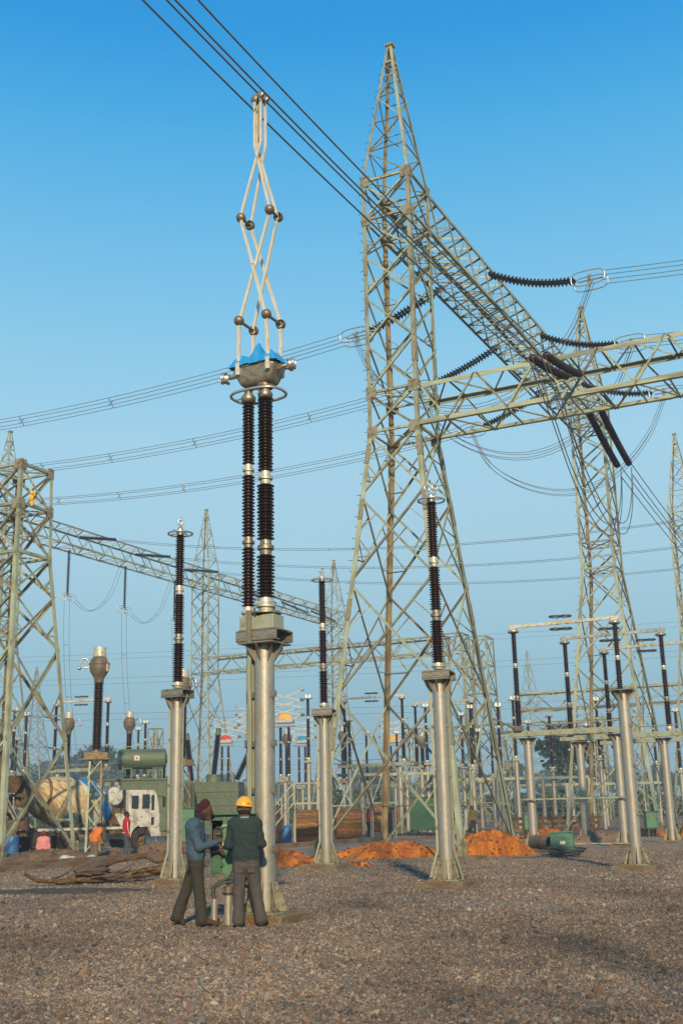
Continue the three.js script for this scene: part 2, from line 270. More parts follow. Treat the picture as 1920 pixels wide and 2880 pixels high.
const farTower = { ...midTower, feet: false, gussets: null, steps: false, legW: 0.18, braceW: 0.08, spans: mainTower.spans.map(s => ({ ...s, redundant: 0 })), plates: 0 };
tower('peaked lattice tower cut by the right edge of the view', arr(E(0.4, 59)), farTower);
tower('peaked lattice tower rising behind the square topped tower', arr(E(-48.5, 29.5)), farTower);
tower('slender peaked lattice tower between the left post insulator and the pantograph column', arr(E(-48.5, 59)), farTower);
tower('distant peaked lattice tower behind the post insulator right of the pantograph column', arr(E(-48.5, 88.5)), farTower);
// upper and lower gantry beams
beam('dark lattice beam sloping away high up from the tallest tower', E(0, WS / 2, RING1), E(0.15, 29.5 - WS / 2, RING1), { w: WS, h: RING1 - RING2, panels: 26, crossFlat: true, chord: 0.14, brace: 0.058 });
beam('broad lattice beam running level to the right edge from the tallest tower', E(WS / 2, 0, WU), E(24, 0, WU), { w: WS, h: WU - WL, panels: 20, chord: 0.17, brace: 0.07 });
beam('long lattice beam behind the twin insulator columns, left bay', E(-48.5, 29.5 + 1.04, RING1), E(-48.5, 59 - 1.04, RING1), { w: WS, h: 1.73, panels: 18, chord: 0.14, brace: 0.065 });
beam('long lattice beam running behind the middle post insulator, further bay', E(-48.5, 59 + 1.04, RING1), E(-48.5, 88.5 - 1.04, RING1), { w: WS, h: 1.73, panels: 18, chord: 0.14, brace: 0.065 });
beam('level lattice beam low behind the pantograph column', E(-48.5 + 1.04, 59, WU), E(-22, 59, WU), { w: WS, h: 1.61, panels: 16, chord: 0.17, brace: 0.08 });
{ const o = { levels: [[0.12, 3.4], [WU, 2.08]], legW: 0.18, braceW: 0.09, plates: 0, spans: [{ kind: 'x', heights: [0.2, 4.2, 8, 11.5, WL, WU] }], rings: [WL, WU] };
  tower('plain lattice support holding the outer end of the broad level beam', arr(E(25.1, 0)), { ...o, feet: true });
  tower('plain lattice support at the far end of the low level beam', arr(E(-21, 59)), o); }
// ---------------------------------------------------------------- porcelain and fittings
const shedCache = {};
function sheds(core, r, h, pitch, n = 20) {        // one porcelain unit with its sheds, standing on y = 0
  const key = [core, r, h, pitch, n].join(); if (shedCache[key]) return shedCache[key];
  const k = Math.max(2, Math.round(h / pitch)), p = h / k, pts = [[0.001, 0], [core, 0]];
  for (let i = 0; i < k; i++) { const y = i * p, R = i % 2 ? r * 0.93 : r; pts.push([core, y + p * 0.28], [R - 0.012, y + p * 0.36], [R, y + p * 0.42], [R, y + p * 0.5], [R - 0.02, y + p * 0.58], [core * 1.06, y + p * 0.86]); }
  pts.push([core, h], [0.001, h]); return shedCache[key] = uvs(lathe(pts, n), 1.4, h * 0.7);
}
const flangeGeo = (r, h) => toCreasedNormals(uvs(lathe([[0.001, 0], [r * 0.72, 0], [r * 0.74, h * 0.3], [r, h * 0.38], [r, h * 0.5], [r * 0.97, h * 0.5], [r * 0.97, h * 0.52], [r, h * 0.52], [r, h * 0.62], [r * 0.72, h * 0.7], [r * 0.66, h], [0.001, h]], 20), 1, 0.3), 0.5);
const ringGeo = (R, r, n = 40) => new THREE.TorusGeometry(R, r, 8, n).rotateX(Math.PI / 2);
const stadium = (lx, lz, r) => { const pts = []; for (let i = 0; i < 40; i++) { const a = i / 40 * 2 * Math.PI; const c = Math.cos(a), s = Math.sin(a); pts.push(V(lx * Math.sign(c) * Math.abs(c) ** 0.7, 0, lz * Math.sign(s) * Math.abs(s) ** 0.8)); } return new THREE.TubeGeometry(new THREE.CatmullRomCurve3(pts, true), 80, r, 8, true); };
// a stack of porcelain units with metal flanges; spec [[bottom, top, shed radius]...]; adds parts to g at (x, z)
function stack(g, x, z, spec, o = {}) {
  spec.forEach(([y0, y1, r], i) => { const m = part(g, 'porcelain_insulator', sheds(r * (o.core ?? 0.6), r, y1 - y0, o.pitch ?? 0.056, o.n ?? 20), M.porcelain); m.position.set(x, y0, z);
    const lo = i ? spec[i - 1][1] : y0 - (o.foot ?? 0.16), f = part(g, 'flange', flangeGeo(r * (i ? 0.93 : 1.05), y0 - lo), i % 2 ? M.cast : M.aluminium); f.position.set(x, lo, z); });
}
// tubular column with a flared foot: column, base plate, gussets, head
function column(g, r, h, o = {}) {
  part(g, 'column', uvs(new THREE.CylinderGeometry(r * (o.top ?? 1), r, h, 28, 1, true).translate(0, h / 2, 0), 2 * Math.PI * r, h * 0.8), M.galv);
  part(g, 'base_plate', boxUV(box(r * 4.4, 0.03, r * 4.4, 0, 0, 0)), M.plate);
  const s = new THREE.Shape(); s.moveTo(0, 0); s.lineTo(r * 1.05, 0); s.lineTo(r * 1.05, 0.07); s.lineTo(r * 0.25, r * 2.6); s.lineTo(0, r * 2.6);
  const fin = new THREE.ExtrudeGeometry(s, { depth: 0.016, bevelEnabled: false }).translate(r * 0.96, 0.015, -0.008);
  const n = o.fins ?? 8; for (let i = 0; i < n; i++) { const f = part(g, 'foot_gusset', fin, M.plate); f.rotation.y = i / n * 2 * Math.PI + 0.3; }
  const bolts = []; for (const [x, z] of [[-1, -1], [1, -1], [1, 1], [-1, 1]]) for (const k of [0.55, 0.92]) bolts.push(cyl(0.018, 0.018, 0.11, 6, x * r * 2.05, -0.06, z * r * 2.05 * k));
  const bt = part(g, 'anchor_bolts', merge(bolts), M.steelDark); bt.userData.kind = 'stuff';
  if (o.head) { const t = new THREE.Shape(); t.moveTo(0, 0); t.lineTo(r * 1.0, 0); t.lineTo(r * 1.0, -0.05); t.lineTo(r * 0.1, -0.26); t.lineTo(0, -0.26);
    const hf = new THREE.ExtrudeGeometry(t, { depth: 0.014, bevelEnabled: false }).translate(r * 0.96, h, -0.007); for (let i = 0; i < 8; i++) { const f = part(g, 'head_gusset', hf, M.cast); f.rotation.y = i / 8 * 2 * Math.PI + 0.1; }
    part(g, 'head_plate', box(r * 3.9, 0.025, r * 3.9, 0, h + 0.0125, 0), M.cast); }
}
function plinth(label, p, w, h, d = w, turn = TURN) { const g = boxUV(new RoundedBoxGeometry(w, h + 0.3, d, 3, 0.03).translate(0, (h - 0.3) / 2, 0), 0.8); const q = g.attributes.position; for (let i = 0; i < q.count; i++) { const n = fbm(q.getX(i) * 3 + p.x, q.getY(i) * 3, q.getZ(i) * 3 + p.z, 3) * 0.02; q.setXYZ(i, q.getX(i) + n, q.getY(i) + n * 0.3, q.getZ(i) + n); }
  return single('concrete_plinth', label, 'plinth', g, M.concrete, [p.x, 0, p.z], turn); }
// U-section frame open to the sides, as carried on the column heads
function uFrame(g, w, d, y, h) {
  part(g, 'channel', merge([box(w, 0.016, d * 0.2, 0, y + 0.008, d * 0.4), box(w, h, 0.014, 0, y + h / 2, d * 0.5 - 0.007), box(w, 0.016, d * 0.2, 0, y + h - 0.008, d * 0.4)]), M.cast);
  part(g, 'channel', merge([box(w, 0.016, d * 0.2, 0, y + 0.008, -d * 0.4), box(w, h, 0.014, 0, y + h / 2, -d * 0.5 + 0.007), box(w, 0.016, d * 0.2, 0, y + h - 0.008, -d * 0.4)]), M.cast);
  part(g, 'head_plate', box(w * 0.92, 0.02, d * 0.92, 0, y + h + 0.012, 0), M.cast);
}
function strap(g, x, z, y0, y1, out) {           // flat bar down the side of a column, kicked out at the top and foot
  const p = [V(x * 1.9, y1, z * 1.9), V(x * 1.15, y1 - 0.32, z * 1.15), V(x * 1.05, y0 + 0.6, z * 1.05), V(x * 2.1, y0, z * 2.1)], l = []; for (let i = 0; i < 3; i++) l.push(squareRod(p[i], p[i + 1], 0.05, 0.014)); part(g, 'earth_strap', merge(l), M.greenSteel);
  for (let i = 1; i <= 3; i++) part(g, 'strap_cleat', box(0.07, 0.06, 0.05, x * 0.98, y0 + (y1 - y0) * i / 4, z * 0.98), M.cast);
}
function topClamp(g, y, two) { // cable clamp loops on a terminal
  for (const s of two ? [-0.09, 0.09] : [0]) { part(g, 'clamp_stem', box(0.05, 0.1, 0.05, s, y + 0.05, 0), M.zinc); const t = part(g, 'clamp_ring', new THREE.TorusGeometry(0.065, 0.026, 8, 20), M.zinc); t.position.set(s, y + 0.16, 0); t.rotation.y = 0.7; } }
// post insulator on a tubular column
function post(label, p, o = {}) {
  const g = thing('post_insulator', label, 'insulator', [p.x, 0.13, p.z], TURN + (o.turn ?? 0));
  column(g, 0.15, 4.13, { head: true }); uFrame(g, 0.62, 0.5, 4.16, 0.15);
  const B = 4.35; stack(g, 0, 0, [[B + 0.16, 5.45, 0.148], [5.68, 6.66, 0.132], [6.88, 8.16, 0.118]], { foot: 0.14 });
  part(g, 'end_cap', cyl(0.09, 0.07, 0.1, 16, 0, 8.16, 0), M.cast);
  const rg = part(g, 'grading_ring', ringGeo(0.3, 0.024), M.zinc); rg.position.y = 8.2; part(g, 'ring_arm', merge([box(0.6, 0.02, 0.05, 0, 8.22, 0), box(0.05, 0.02, 0.6, 0, 8.24, 0)]), M.zinc);
  part(g, 'terminal_cone', lathe([[0.001, 0.14], [0.05, 0.13], [0.11, 0], [0.001, 0]], 16).translate(0, 8.24, 0), M.zinc);
  topClamp(g, 8.34, o.two); strap(g, -0.17, 0.03, 0, 4.2); strap(g, 0.17, 0.03, 0, 4.2);
  return g;
}
const P_MAIN = V(-1.26, 0, -17.63);
post('post insulator on a steel column just left of the two workers', V(-4.03, 0, -27.16));
post('post insulator on a steel column between the pantograph column and the tallest tower', V(-0.64, 0, -33.34), { turn: 0.2 });
post('post insulator with a twin top clamp in front of the tallest tower', V(2.04, 0, -24.55), { two: true, turn: 0.1 });
post('post insulator standing behind the viewer, its soft shadow crossing the gravel', V(3.72, 0, 3.6));
{ const g = thing('bare_steel_column', 'bare galvanised column with an empty top plate at the right', 'column', [7.16, 0.13, -29.24], TURN); column(g, 0.15, 4.28, { head: true });
  for (const y of [1.2, 2.4, 3.4]) part(g, 'cleat', box(0.06, 0.07, 0.1, 0.17, y, 0.05), M.cast); }
plinth('concrete plinth under the post insulator left of the workers', V(-4.03, 0, -27.16), 0.85, 0.115);
plinth('concrete plinth under the post insulator next to the orange soil', V(-0.64, 0, -33.34), 1.15, 0.115);
plinth('concrete plinth under the post insulator in front of the tallest tower', V(2.04, 0, -24.55), 1.05, 0.115);
plinth('concrete plinth under the bare column', V(7.16, 0, -29.24), 1.1, 0.115);
plinth('stained concrete plinth behind the feet of the worker in the yellow helmet', V(-1.2, 0, -17.6), 0.92, 0.115);
plinth('concrete plinth under the post insulator standing behind the viewer', V(3.72, 0, 3.6), 1, 0.115);
[[-1, -1, 'left'], [1, -1, 'nearest'], [1, 1, 'right'], [-1, 1, 'furthest']].forEach(([a, b, w]) => plinth(`concrete footing under the ${w} leg of the tallest tower`, E(a * BS / 2, b * BS / 2), 1.15, 0.1));

// ---------------------------------------------------------------- pantograph disconnector in the foreground
{
  const g = thing('pantograph_disconnector', 'tall pantograph disconnector with twin brown insulators and raised scissor arms', 'disconnector', [P_MAIN.x, 0.13, P_MAIN.z], TURN);
  column(g, 0.158, 3.98, { head: true });
  uFrame(g, 0.74, 0.52, 4.02, 0.17);
  part(g, 'drive_box', boxUV(rbox(0.62, 0.22, 0.34, 0.01, -0.05, 4.33, 0)), M.greenSteel);
  part(g, 'side_channel', merge([box(0.012, 4.0, 0.11, -0.235, 2.1, 0.06), box(0.06, 4.0, 0.012, -0.2, 2.1, 0.115), box(0.06, 4.0, 0.012, -0.2, 2.1, 0.005)]), M.greenSteel);
  part(g, 'side_strap', merge([box(0.014, 0.5, 0.1, -0.12, 4.25, 0.275), box(0.1, 0.5, 0.014, -0.12, 4.25, 0.283)]), M.cast);
  for (const y of [0.9, 1.75, 2.45, 3.2]) for (const x of [-0.2, 0.2]) part(g, 'cleat', merge([box(0.1, 0.09, 0.012, x, y, 0.06), box(0.012, 0.09, 0.09, x + Math.sign(x) * 0.045, y, 0.1)]), M.cast);
  part(g, 'insulator_base', uvs(cyl(0.26, 0.26, 0.022, 8, 0.03, 4.47, 0), 1, 1), M.cast);
  for (let i = 0; i < 4; i++) part(g, 'stud', cyl(0.014, 0.014, 0.13, 6, 0.03 + 0.22 * Math.cos(i * 1.57 + 0.4), 4.43, 0.22 * Math.sin(i * 1.57 + 0.4)), M.steelDark);
  stack(g, 0.03, 0, [[4.73, 5.43, 0.152], [5.68, 6.62, 0.145], [6.84, 8.12, 0.13]], { foot: 0.24, pitch: 0.055 });
  stack(g, -0.315, -0.03, [[4.62, 5.6, 0.112], [5.78, 6.83, 0.11], [7.02, 8.12, 0.106]], { foot: 0.18, pitch: 0.055, core: 0.62 });
  part(g, 'actuating_rod', cyl(0.032, 0.032, 3.1, 14, -0.315, 1.35, -0.03), M.galv); part(g, 'rod_coupling', cyl(0.05, 0.05, 0.14, 12, -0.315, 4.3, -0.03), M.cast);
  part(g, 'rod_bracket', merge([box(0.2, 0.07, 0.09, -0.2, 2.45, -0.03), cyl(0.06, 0.06, 0.12, 10, -0.315, 2.4, -0.03)]), M.castBrown);
  const rg = part(g, 'grading_ring', stadium(0.47, 0.33, 0.026), M.zinc); rg.position.set(-0.1, 8.2, 0);
  part(g, 'ring_arm', merge([rod(V(0.03, 8.2, 0), V(0.03, 8.2, 0.33), 0.014), rod(V(0.03, 8.2, 0), V(0.03, 8.2, -0.33), 0.014), rod(V(-0.315, 8.2, 0), V(-0.56, 8.2, 0), 0.014)]), M.zinc);
  for (const [x, z] of [[0.03, 0], [-0.315, -0.03]]) part(g, 'top_flange', uvs(lathe([[0.001, 0], [0.11, 0], [0.13, 0.1], [0.07, 0.18], [0.07, 0.32], [0.001, 0.32]], 18), 1, 0.3).translate(x, 8.1, z), M.cast);
  { // gear housing: a rounded trough, wider at the rim
    const s = new RoundedBoxGeometry(0.86, 0.36, 0.46, 5, 0.09), p = s.attributes.position; for (let i = 0; i < p.count; i++) { const k = smooth(0.18, -0.18, p.getY(i)); p.setXYZ(i, p.getX(i) * (1 - 0.28 * k), p.getY(i), p.getZ(i) * (1 - 0.22 * k)); }
    s.computeVertexNormals(); const h = part(g, 'gear_housing', s.translate(-0.08, 8.54, 0), M.cast);
    part(h, 'name_plate', box(0.11, 0.09, 0.008, 0.355, 8.6, 0.1).rotateY(0), M.castBrown);
    part(h, 'rim', merge([box(0.84, 0.02, 0.02, -0.08, 8.68, 0.225), box(0.84, 0.02, 0.02, -0.08, 8.68, -0.225)]), M.castBrown);
    part(g, 'housing_neck', lathe([[0.13, 0], [0.15, 0.06], [0.1, 0.12], [0.1, 0.0]], 18).translate(0.03, 8.3, 0), M.castBrown); }
  for (const s of [-1, 1]) { const t = part(g, 'terminal_pad', box(0.22, 0.03, 0.1, -0.08 + s * 0.48, 8.6, 0.05), M.aluminium); const c = part(g, 'terminal_clamp', new THREE.CylinderGeometry(0.085, 0.085, 0.13, 14, 1, true).rotateZ(Math.PI / 2).rotateY(0.6).translate(-0.08 + s * 0.66, 8.6, 0.06), std({ color: C(0.5, 0.48, 0.42), roughness: 0.4, metalness: 0.6, side: THREE.DoubleSide }));
    part(c, 'clamp_core', new THREE.TorusGeometry(0.075, 0.028, 8, 18).rotateY(Math.PI / 2 + 0.6).translate(-0.08 + s * 0.68, 8.6, 0.08), M.zinc); part(c, 'clamp_bolts', merge([box(0.05, 0.03, 0.16, -0.08 + s * 0.62, 8.67, 0.06), box(0.05, 0.03, 0.16, -0.08 + s * 0.62, 8.53, 0.06)]), M.cast); }
  // scissor arms: u along the housing, v across
  const cx = -0.07;
  for (const v of [-1, 1]) for (const u of [-1, 1]) {
    const A = V(cx + u * 0.29, 8.66, v * 0.21), J0 = V(cx + u * 0.27, 9.52, v * 0.24), J1 = V(cx - u * 0.29, 11.52, v * 0.15), K = V(cx + u * 0.075, 12.96, v * 0.06), T = V(cx + u * 0.075, 13.86, v * 0.06);
    const w = v * u * 0.022, off = q => q.clone().add(V(0, 0, w));
    part(g, 'lower_arm', squareRod(A, J0, 0.058, 0.035), M.arm); part(g, 'arm_bracket', rbox(0.07, 0.22, 0.06, 0.008, A.x, 8.64, A.z + v * 0.03), M.arm);
    part(g, 'middle_arm', squareRod(off(J0), off(J1), 0.05, 0.034), M.arm);
    const up = part(g, 'upper_arm', squareRod(off(J1), off(K), 0.046, 0.03), M.arm); part(up, 'contact_arm', squareRod(off(K), off(T), 0.046, 0.03), M.arm);
    if (u * v > 0) part(up, 'contact_strip', squareRod(off(K).add(V(-u * 0.04, 0.1, 0)), off(T).add(V(-u * 0.04, -0.12, 0)), 0.022), std({ color: C(0.42, 0.25, 0.1), roughness: 0.5, metalness: 0.5 }));
    for (const [J, open] of [[J0, v < 0], [J1, v < 0]]) { const b = part(g, 'joint_ball', new THREE.SphereGeometry(0.088, 20, 14, 0, Math.PI * 2, 0, open ? 2.1 : Math.PI), M.castBrown); b.position.copy(J); if (open) b.rotation.x = -Math.PI / 2; }
    part(g, 'contact_disc', new THREE.SphereGeometry(0.082, 18, 12).scale(1, 1, 0.55).translate(T.x, T.y + 0.06, T.z + w), M.cast);
  }
  for (const u of [-1, 1]) { part(g, 'joint_shaft', rod(V(cx + u * 0.27, 9.52, -0.24), V(cx + u * 0.27, 9.52, 0.24), 0.026), M.castBrown); part(g, 'joint_shaft', rod(V(cx + u * 0.29, 11.52, -0.15), V(cx + u * 0.29, 11.52, 0.15), 0.026), M.castBrown); }
  for (const v of [-1, 1]) { part(g, 'pivot_bolt', rod(V(cx, 10.52, v * 0.17), V(cx, 10.52, v * 0.24), 0.014), M.steelDark); part(g, 'pivot_bolt', rod(V(cx, 12.66, v * 0.04), V(cx, 12.66, v * 0.12), 0.012), M.steelDark); }
  // cloth tied over the gear housing
  { const n = 60, m = 32, pos = [], idx = []; for (let j = 0; j <= m; j++) for (let i = 0; i <= n; i++) { const u = i / n * 2 - 1, v = j / m * 2 - 1, e = Math.max(Math.abs(u) ** 5, Math.abs(v) ** 5);
      const bump = 0.28 * Math.exp(-((u - 0.02) ** 2) / 0.02 - (v * v) / 0.6) + 0.1 * Math.exp(-((u - 0.62) ** 2) / 0.05) + 0.08 * Math.exp(-((u + 0.6) ** 2) / 0.08); const y = 0.06 + bump * (1 - e) - 0.16 * e + fbm(u * 2.2, v * 2.2, 5, 2) * 0.06 + Math.abs(fbm(u * 5 + v * 2, v * 1.5, 9, 2)) * 0.05;
      pos.push(u * 0.46 + fbm(u * 4, 2, v * 4, 2) * 0.03, y, v * 0.265 + fbm(u * 4, 7, v * 4, 2) * 0.03); }
    for (let j = 0; j < m; j++) for (let i = 0; i < n; i++) { const a = j * (n + 1) + i; idx.push(a, a + n + 1, a + 1, a + 1, a + n + 1, a + n + 2); }
    const c = new THREE.BufferGeometry(); c.setAttribute('position', new THREE.Float32BufferAttribute(pos, 3)); c.setIndex(idx); c.computeVertexNormals();
    const q = V(-0.08, 8.78 + 0.13, 0).applyAxisAngle(V(0, 1, 0), TURN).add(P_MAIN);
    single('cloth_cover', 'bright blue cloth tied over the pantograph gear housing', 'cloth', c, std({ color: C(0.01, 0.27, 0.6), roughness: 0.75, side: THREE.DoubleSide }), arr(q), TURN); }
}

// ---------------------------------------------------------------- control box the two workers stand at
{
  const g = thing('control_box', 'green control box with open door between the two workers', 'control box', [-1.74, 0, -17.55], 0.05);
  const b = part(g, 'cabinet', merge([boxUV(box(0.62, 0.82, 0.02, 0, 1.1, -0.16)), boxUV(box(0.02, 0.82, 0.32, -0.31, 1.1, 0)), boxUV(box(0.02, 0.82, 0.32, 0.31, 1.1, 0)), boxUV(box(0.64, 0.02, 0.34, 0, 1.52, 0)), boxUV(box(0.64, 0.02, 0.34, 0, 0.69, 0)), boxUV(box(0.6, 0.05, 0.02, 0, 1.48, 0.15))]), M.greenDark);
  part(b, 'lid', rbox(0.7, 0.03, 0.42, 0.008, 0, 1.545, 0.01), M.greenDark); part(g, 'dark_panel', box(0.56, 0.42, 0.02, 0, 1.24, -0.1), M.black); for (let i = 0; i < 4; i++) part(g, 'terminal_block', box(0.5, 0.035, 0.05, 0, 1.06 + i * 0.1, -0.07), M.steelDark);
  part(g, 'lower_panel', boxUV(rbox(0.6, 0.3, 0.02, 0.006, 0, 0.85, 0.15)), M.greenDark);
  const d = part(g, 'door', boxUV(rbox(0.44, 0.83, 0.025, 0.006, 0.22, 0, 0)), M.greenPaint); d.position.set(-0.14, 1.09, 0.19); d.rotation.y = -0.12; for (const y of [0.27, -0.27]) part(d, 'hinge', box(0.06, 0.045, 0.05, 0.0, y, 0.0), M.greenDark); part(d, 'latch', box(0.1, 0.03, 0.03, 0.05, 0.29, 0.025), M.greenSteel); part(d, 'bottom_lug', box(0.06, 0.09, 0.02, 0.07, -0.45, 0), M.greenPaint);
  part(g, 'bracket', box(0.3, 0.06, 0.06, 0.42, 1.35, -0.1), M.greenSteel); part(g, 'bracket', box(0.3, 0.06, 0.06, 0.42, 0.85, -0.1), M.greenSteel);
}
{ const g = thing('cable_stub', 'stubs of thick black cable in steel conduits beside the plinth', 'cables', [-1.78, 0, -17.35]);
  for (const [x, z, h, r] of [[0, 0, 0.45, 0.06], [-0.2, 0.05, 0.4, 0.045], [0.1, 0.14, 0.32, 0.05]]) part(g, 'conduit', uvs(cyl(r * 1.15, r, h, 14, x, -0.05, z), 0.4, 0.5), M.galv);
  part(g, 'gland', cyl(0.075, 0.075, 0.12, 14, 0, 0.4, 0), M.castBrown); part(g, 'gland_band', ringGeo(0.078, 0.012, 20).translate(0, 0.42, 0), M.black);
  for (const [x0, z0, x1, y1, k] of [[0, 0, 0.25, 0.62, 0.75], [-0.2, 0.05, 0.2, 0.66, 0.62], [-0.18, 0.05, 0.22, 0.56, 0.58], [0.02, 0.02, 0.28, 0.5, 0.66]]) part(g, 'cable', tube([V(x0, 0.3, z0), V(x0 - 0.02, 0.5, z0), V((x0 + x1) / 2 - 0.04, k, z0), V(x1, y1, -0.05), V(x1 + 0.08, y1 + 0.35, -0.12)], 0.022, 28, 8), M.cable); }
// ---------------------------------------------------------------- square topped tower at the left edge
tower('square topped lattice tower with rusty braces at the left edge', arr(E(-17.4, -2.1)), { levels: [[0.12, 4.3], [12.3, 2.15], [16.15, 2.0]], legW: 0.19, braceW: 0.1, feet: true, steps: true, plates: 20,
  spans: [{ kind: 'x', heights: [0.25, 4.6, 8.4, 10.6, 12.3], redundant: 1 }, { kind: 'x', heights: [12.3, 14.4, 16.15] }], rings: [12.3, 14.4, 16.15], gussets: [14.4, 16.15] });
beam('lattice beam leaving the frame from the square topped tower', E(-18.4, -2.1, 14.4), E(-31, -2.1, 14.4), { w: 2.0, h: 1.9, panels: 8, cross: true, chord: 0.15, brace: 0.08 });
[[-1, -1, 'nearest'], [1, -1, 'front'], [1, 1, 'right'], [-1, 1, 'back']].slice(1, 3).forEach(([a, b, w]) => plinth(`concrete footing under the ${w} leg of the square topped tower`, E(-17.4 + a * 2.15, -2.1 + b * 2.15), 1.0, 0.1));
{ const q = E(-16.4, -2.4, 14.75), list = []; for (let i = 0; i < 9; i++) list.push(new THREE.IcosahedronGeometry(rr(0.06, 0.12), 1).scale(1, rr(0.7, 1.3), 0.8).translate(rr(-0.09, 0.09), rr(-0.3, 0.3), rr(-0.07, 0.07))); list.push(rod(V(0, 0.2, 0), V(0.02, 0.75, 0), 0.012, 5));
  single('marigold_garland', 'bunched yellow marigold garland hung on the square topped tower', 'garland', merge(list), std({ color: C(0.75, 0.42, 0.01), roughness: 0.9 }), arr(q)); }

// ---------------------------------------------------------------- disc insulator strings
const discGeo = uvs(lathe([[0.001, -0.075], [0.03, -0.07], [0.035, -0.03], [0.1, -0.035], [0.128, -0.02], [0.127, -0.005], [0.08, 0.025], [0.05, 0.045], [0.042, 0.075], [0.001, 0.078]], 12), 1, 0.2);
const discTight = uvs(lathe([[0.001, -0.06], [0.09, -0.05], [0.15, -0.03], [0.158, -0.012], [0.14, 0.012], [0.1, 0.03], [0.09, 0.06], [0.001, 0.062]], 14), 1, 0.2);
function string(label, a, b, o = {}) {               // discs from a to b, with a droop; rows across
  const g = thing('insulator_string', label, 'insulator string', [0, 0, 0], 0, o.group), d = b.clone().sub(a), L = d.length(), n = o.n ?? Math.round(L / 0.165), side = (o.side ?? V(0, 1, 0)).clone(), rows = o.rows ?? [0];
  for (const r of rows) for (let i = 0; i < n; i++) { const k = (i + 0.5) / n, p = a.clone().addScaledVector(d, k).addScaledVector(side, r); p.y -= (o.droop ?? 0) * 4 * k * (1 - k); const dir = d.clone().normalize(); dir.y -= (o.droop ?? 0) * 4 * (1 - 2 * k) / L;
    const m = part(g, 'disc', o.tight ? discTight : discGeo, M.disc); m.position.copy(p); m.quaternion.setFromUnitVectors(V(0, 1, 0), dir.negate().normalize()); m.scale.setScalar(o.scale ?? 1); }
  for (const e of [a, b]) if (rows.length > 1) part(g, 'yoke_plate', squareRod(e.clone().addScaledVector(side, rows[0] - 0.05), e.clone().addScaledVector(side, rows[1] + 0.05), 0.09, 0.02), M.plate);
  return g;
}
function ringHardware(g, p, along, up, s = 1) {     // racetrack grading rings round the live end
  const loop = (o, w, h) => { const pts = []; for (let i = 0; i < 28; i++) { const a = i / 28 * 6.283, c = Math.cos(a), q = Math.sin(a); pts.push(p.clone().add(o).addScaledVector(along, w * Math.sign(c) * Math.abs(c) ** 0.6).addScaledVector(up, h * Math.sign(q) * Math.abs(q) ** 0.6)); } return new THREE.TubeGeometry(new THREE.CatmullRomCurve3(pts, true), 56, 0.03 * s, 6, true); };
  const side = along.clone().cross(up).normalize(); part(g, 'grading_ring', loop(side.clone().multiplyScalar(0.3), 0.75 * s, 0.34 * s), M.zinc); part(g, 'grading_ring', loop(side.clone().multiplyScalar(-0.3), 0.75 * s, 0.34 * s), M.zinc);
  part(g, 'live_yoke', merge([squareRod(p.clone().addScaledVector(up, 0.3), p.clone().addScaledVector(up, -0.3), 0.12, 0.025), squareRod(p.clone().addScaledVector(along, -0.5), p.clone().addScaledVector(along, 0.6), 0.07, 0.03), squareRod(p.clone().addScaledVector(side, 0.3), p.clone().addScaledVector(side, -0.3), 0.05, 0.03)]), M.plate); }
// a bundle of conductors following fn(t), t 0..1, with spacers
function bundle(label, fn, o = {}) {
  const g = thing('conductor_bundle', label, 'power line', [0, 0, 0], 0, o.group), s = (o.gap ?? 0.45) / 2, n = o.seg ?? 30, across = o.across ?? E1, mat = o.mat ?? M.wire;
  const offs = o.offsets ?? [[-s, -s], [s, -s], [-s, s], [s, s]];
  for (const [u, v] of offs) { const pts = []; for (let i = 0; i <= n; i++) { const t = i / n; pts.push(fn(t).addScaledVector(across, u).add(V(0, v, 0))); } part(g, 'conductor', tube(pts, o.r ?? 0.018, n, 6), mat); }
  for (const t of o.spacers ?? []) { const c = fn(t), P = (u, v) => c.clone().addScaledVector(across, u).add(V(0, v, 0)); const l = []; if (offs.length === 4) l.push(rod(P(-s, -s), P(s, s), 0.02, 5), rod(P(-s, s), P(s, -s), 0.02, 5)); else l.push(rod(P(...offs[0]), P(...offs[1]), 0.018, 5)); part(g, 'spacer', merge(l), M.wire); }
  return g;
}
const parab = (a, b, sag) => t => a.clone().lerp(b, t).add(V(0, -sag * 4 * t * (1 - t), 0));
// the bus above the pantograph, dead-ended on both faces of the broad beam
const bus = e2 => E(6.98, e2, 14.22 + 0.0023 * (e2 + 27) ** 2);
bundle('four black bus conductors passing overhead above the pantograph', t => bus(-62 + 56.3 * t), { spacers: [0.3, 0.95] , seg: 40 });
[[-0.23, 'left'], [0.23, 'right']].forEach(([s, w]) => {
  string(`thick ${w} insulator string on the near face of the broad level beam`, E(7.0 + s, -5.4, 15.3), E(7.0 + s, -1.25, 16.1), { tight: true, n: 30, droop: 0.06, scale: 0.84 });
  string(`thick ${w} insulator string hanging off the far face of the broad level beam`, E(7.1 + s, 1.15, 15.5), E(7.1 + s, 5.2, 14.55), { tight: true, n: 30, droop: 0.06, scale: 0.84 }); });
bundle('dark bus conductors sloping away beyond the broad level beam', t => E(7.1, 5.6 + 50 * t, 14.45 - 1.7 * t * (1 - t) * 4 * 0.6), { seg: 24 });
bundle('dark jumper loops slung below the broad level beam', t => new THREE.CatmullRomCurve3([E(7.0, -5.7, 15.25), E(7.1, -4.1, 13.9), E(7.1, -1.6, 12.2), E(7.1, 1.2, 11.35), E(7.1, 3.8, 11.7), E(7.1, 5.2, 13.0), E(7.1, 5.7, 14.35)]).getPoint(t), { gap: 0.42 });
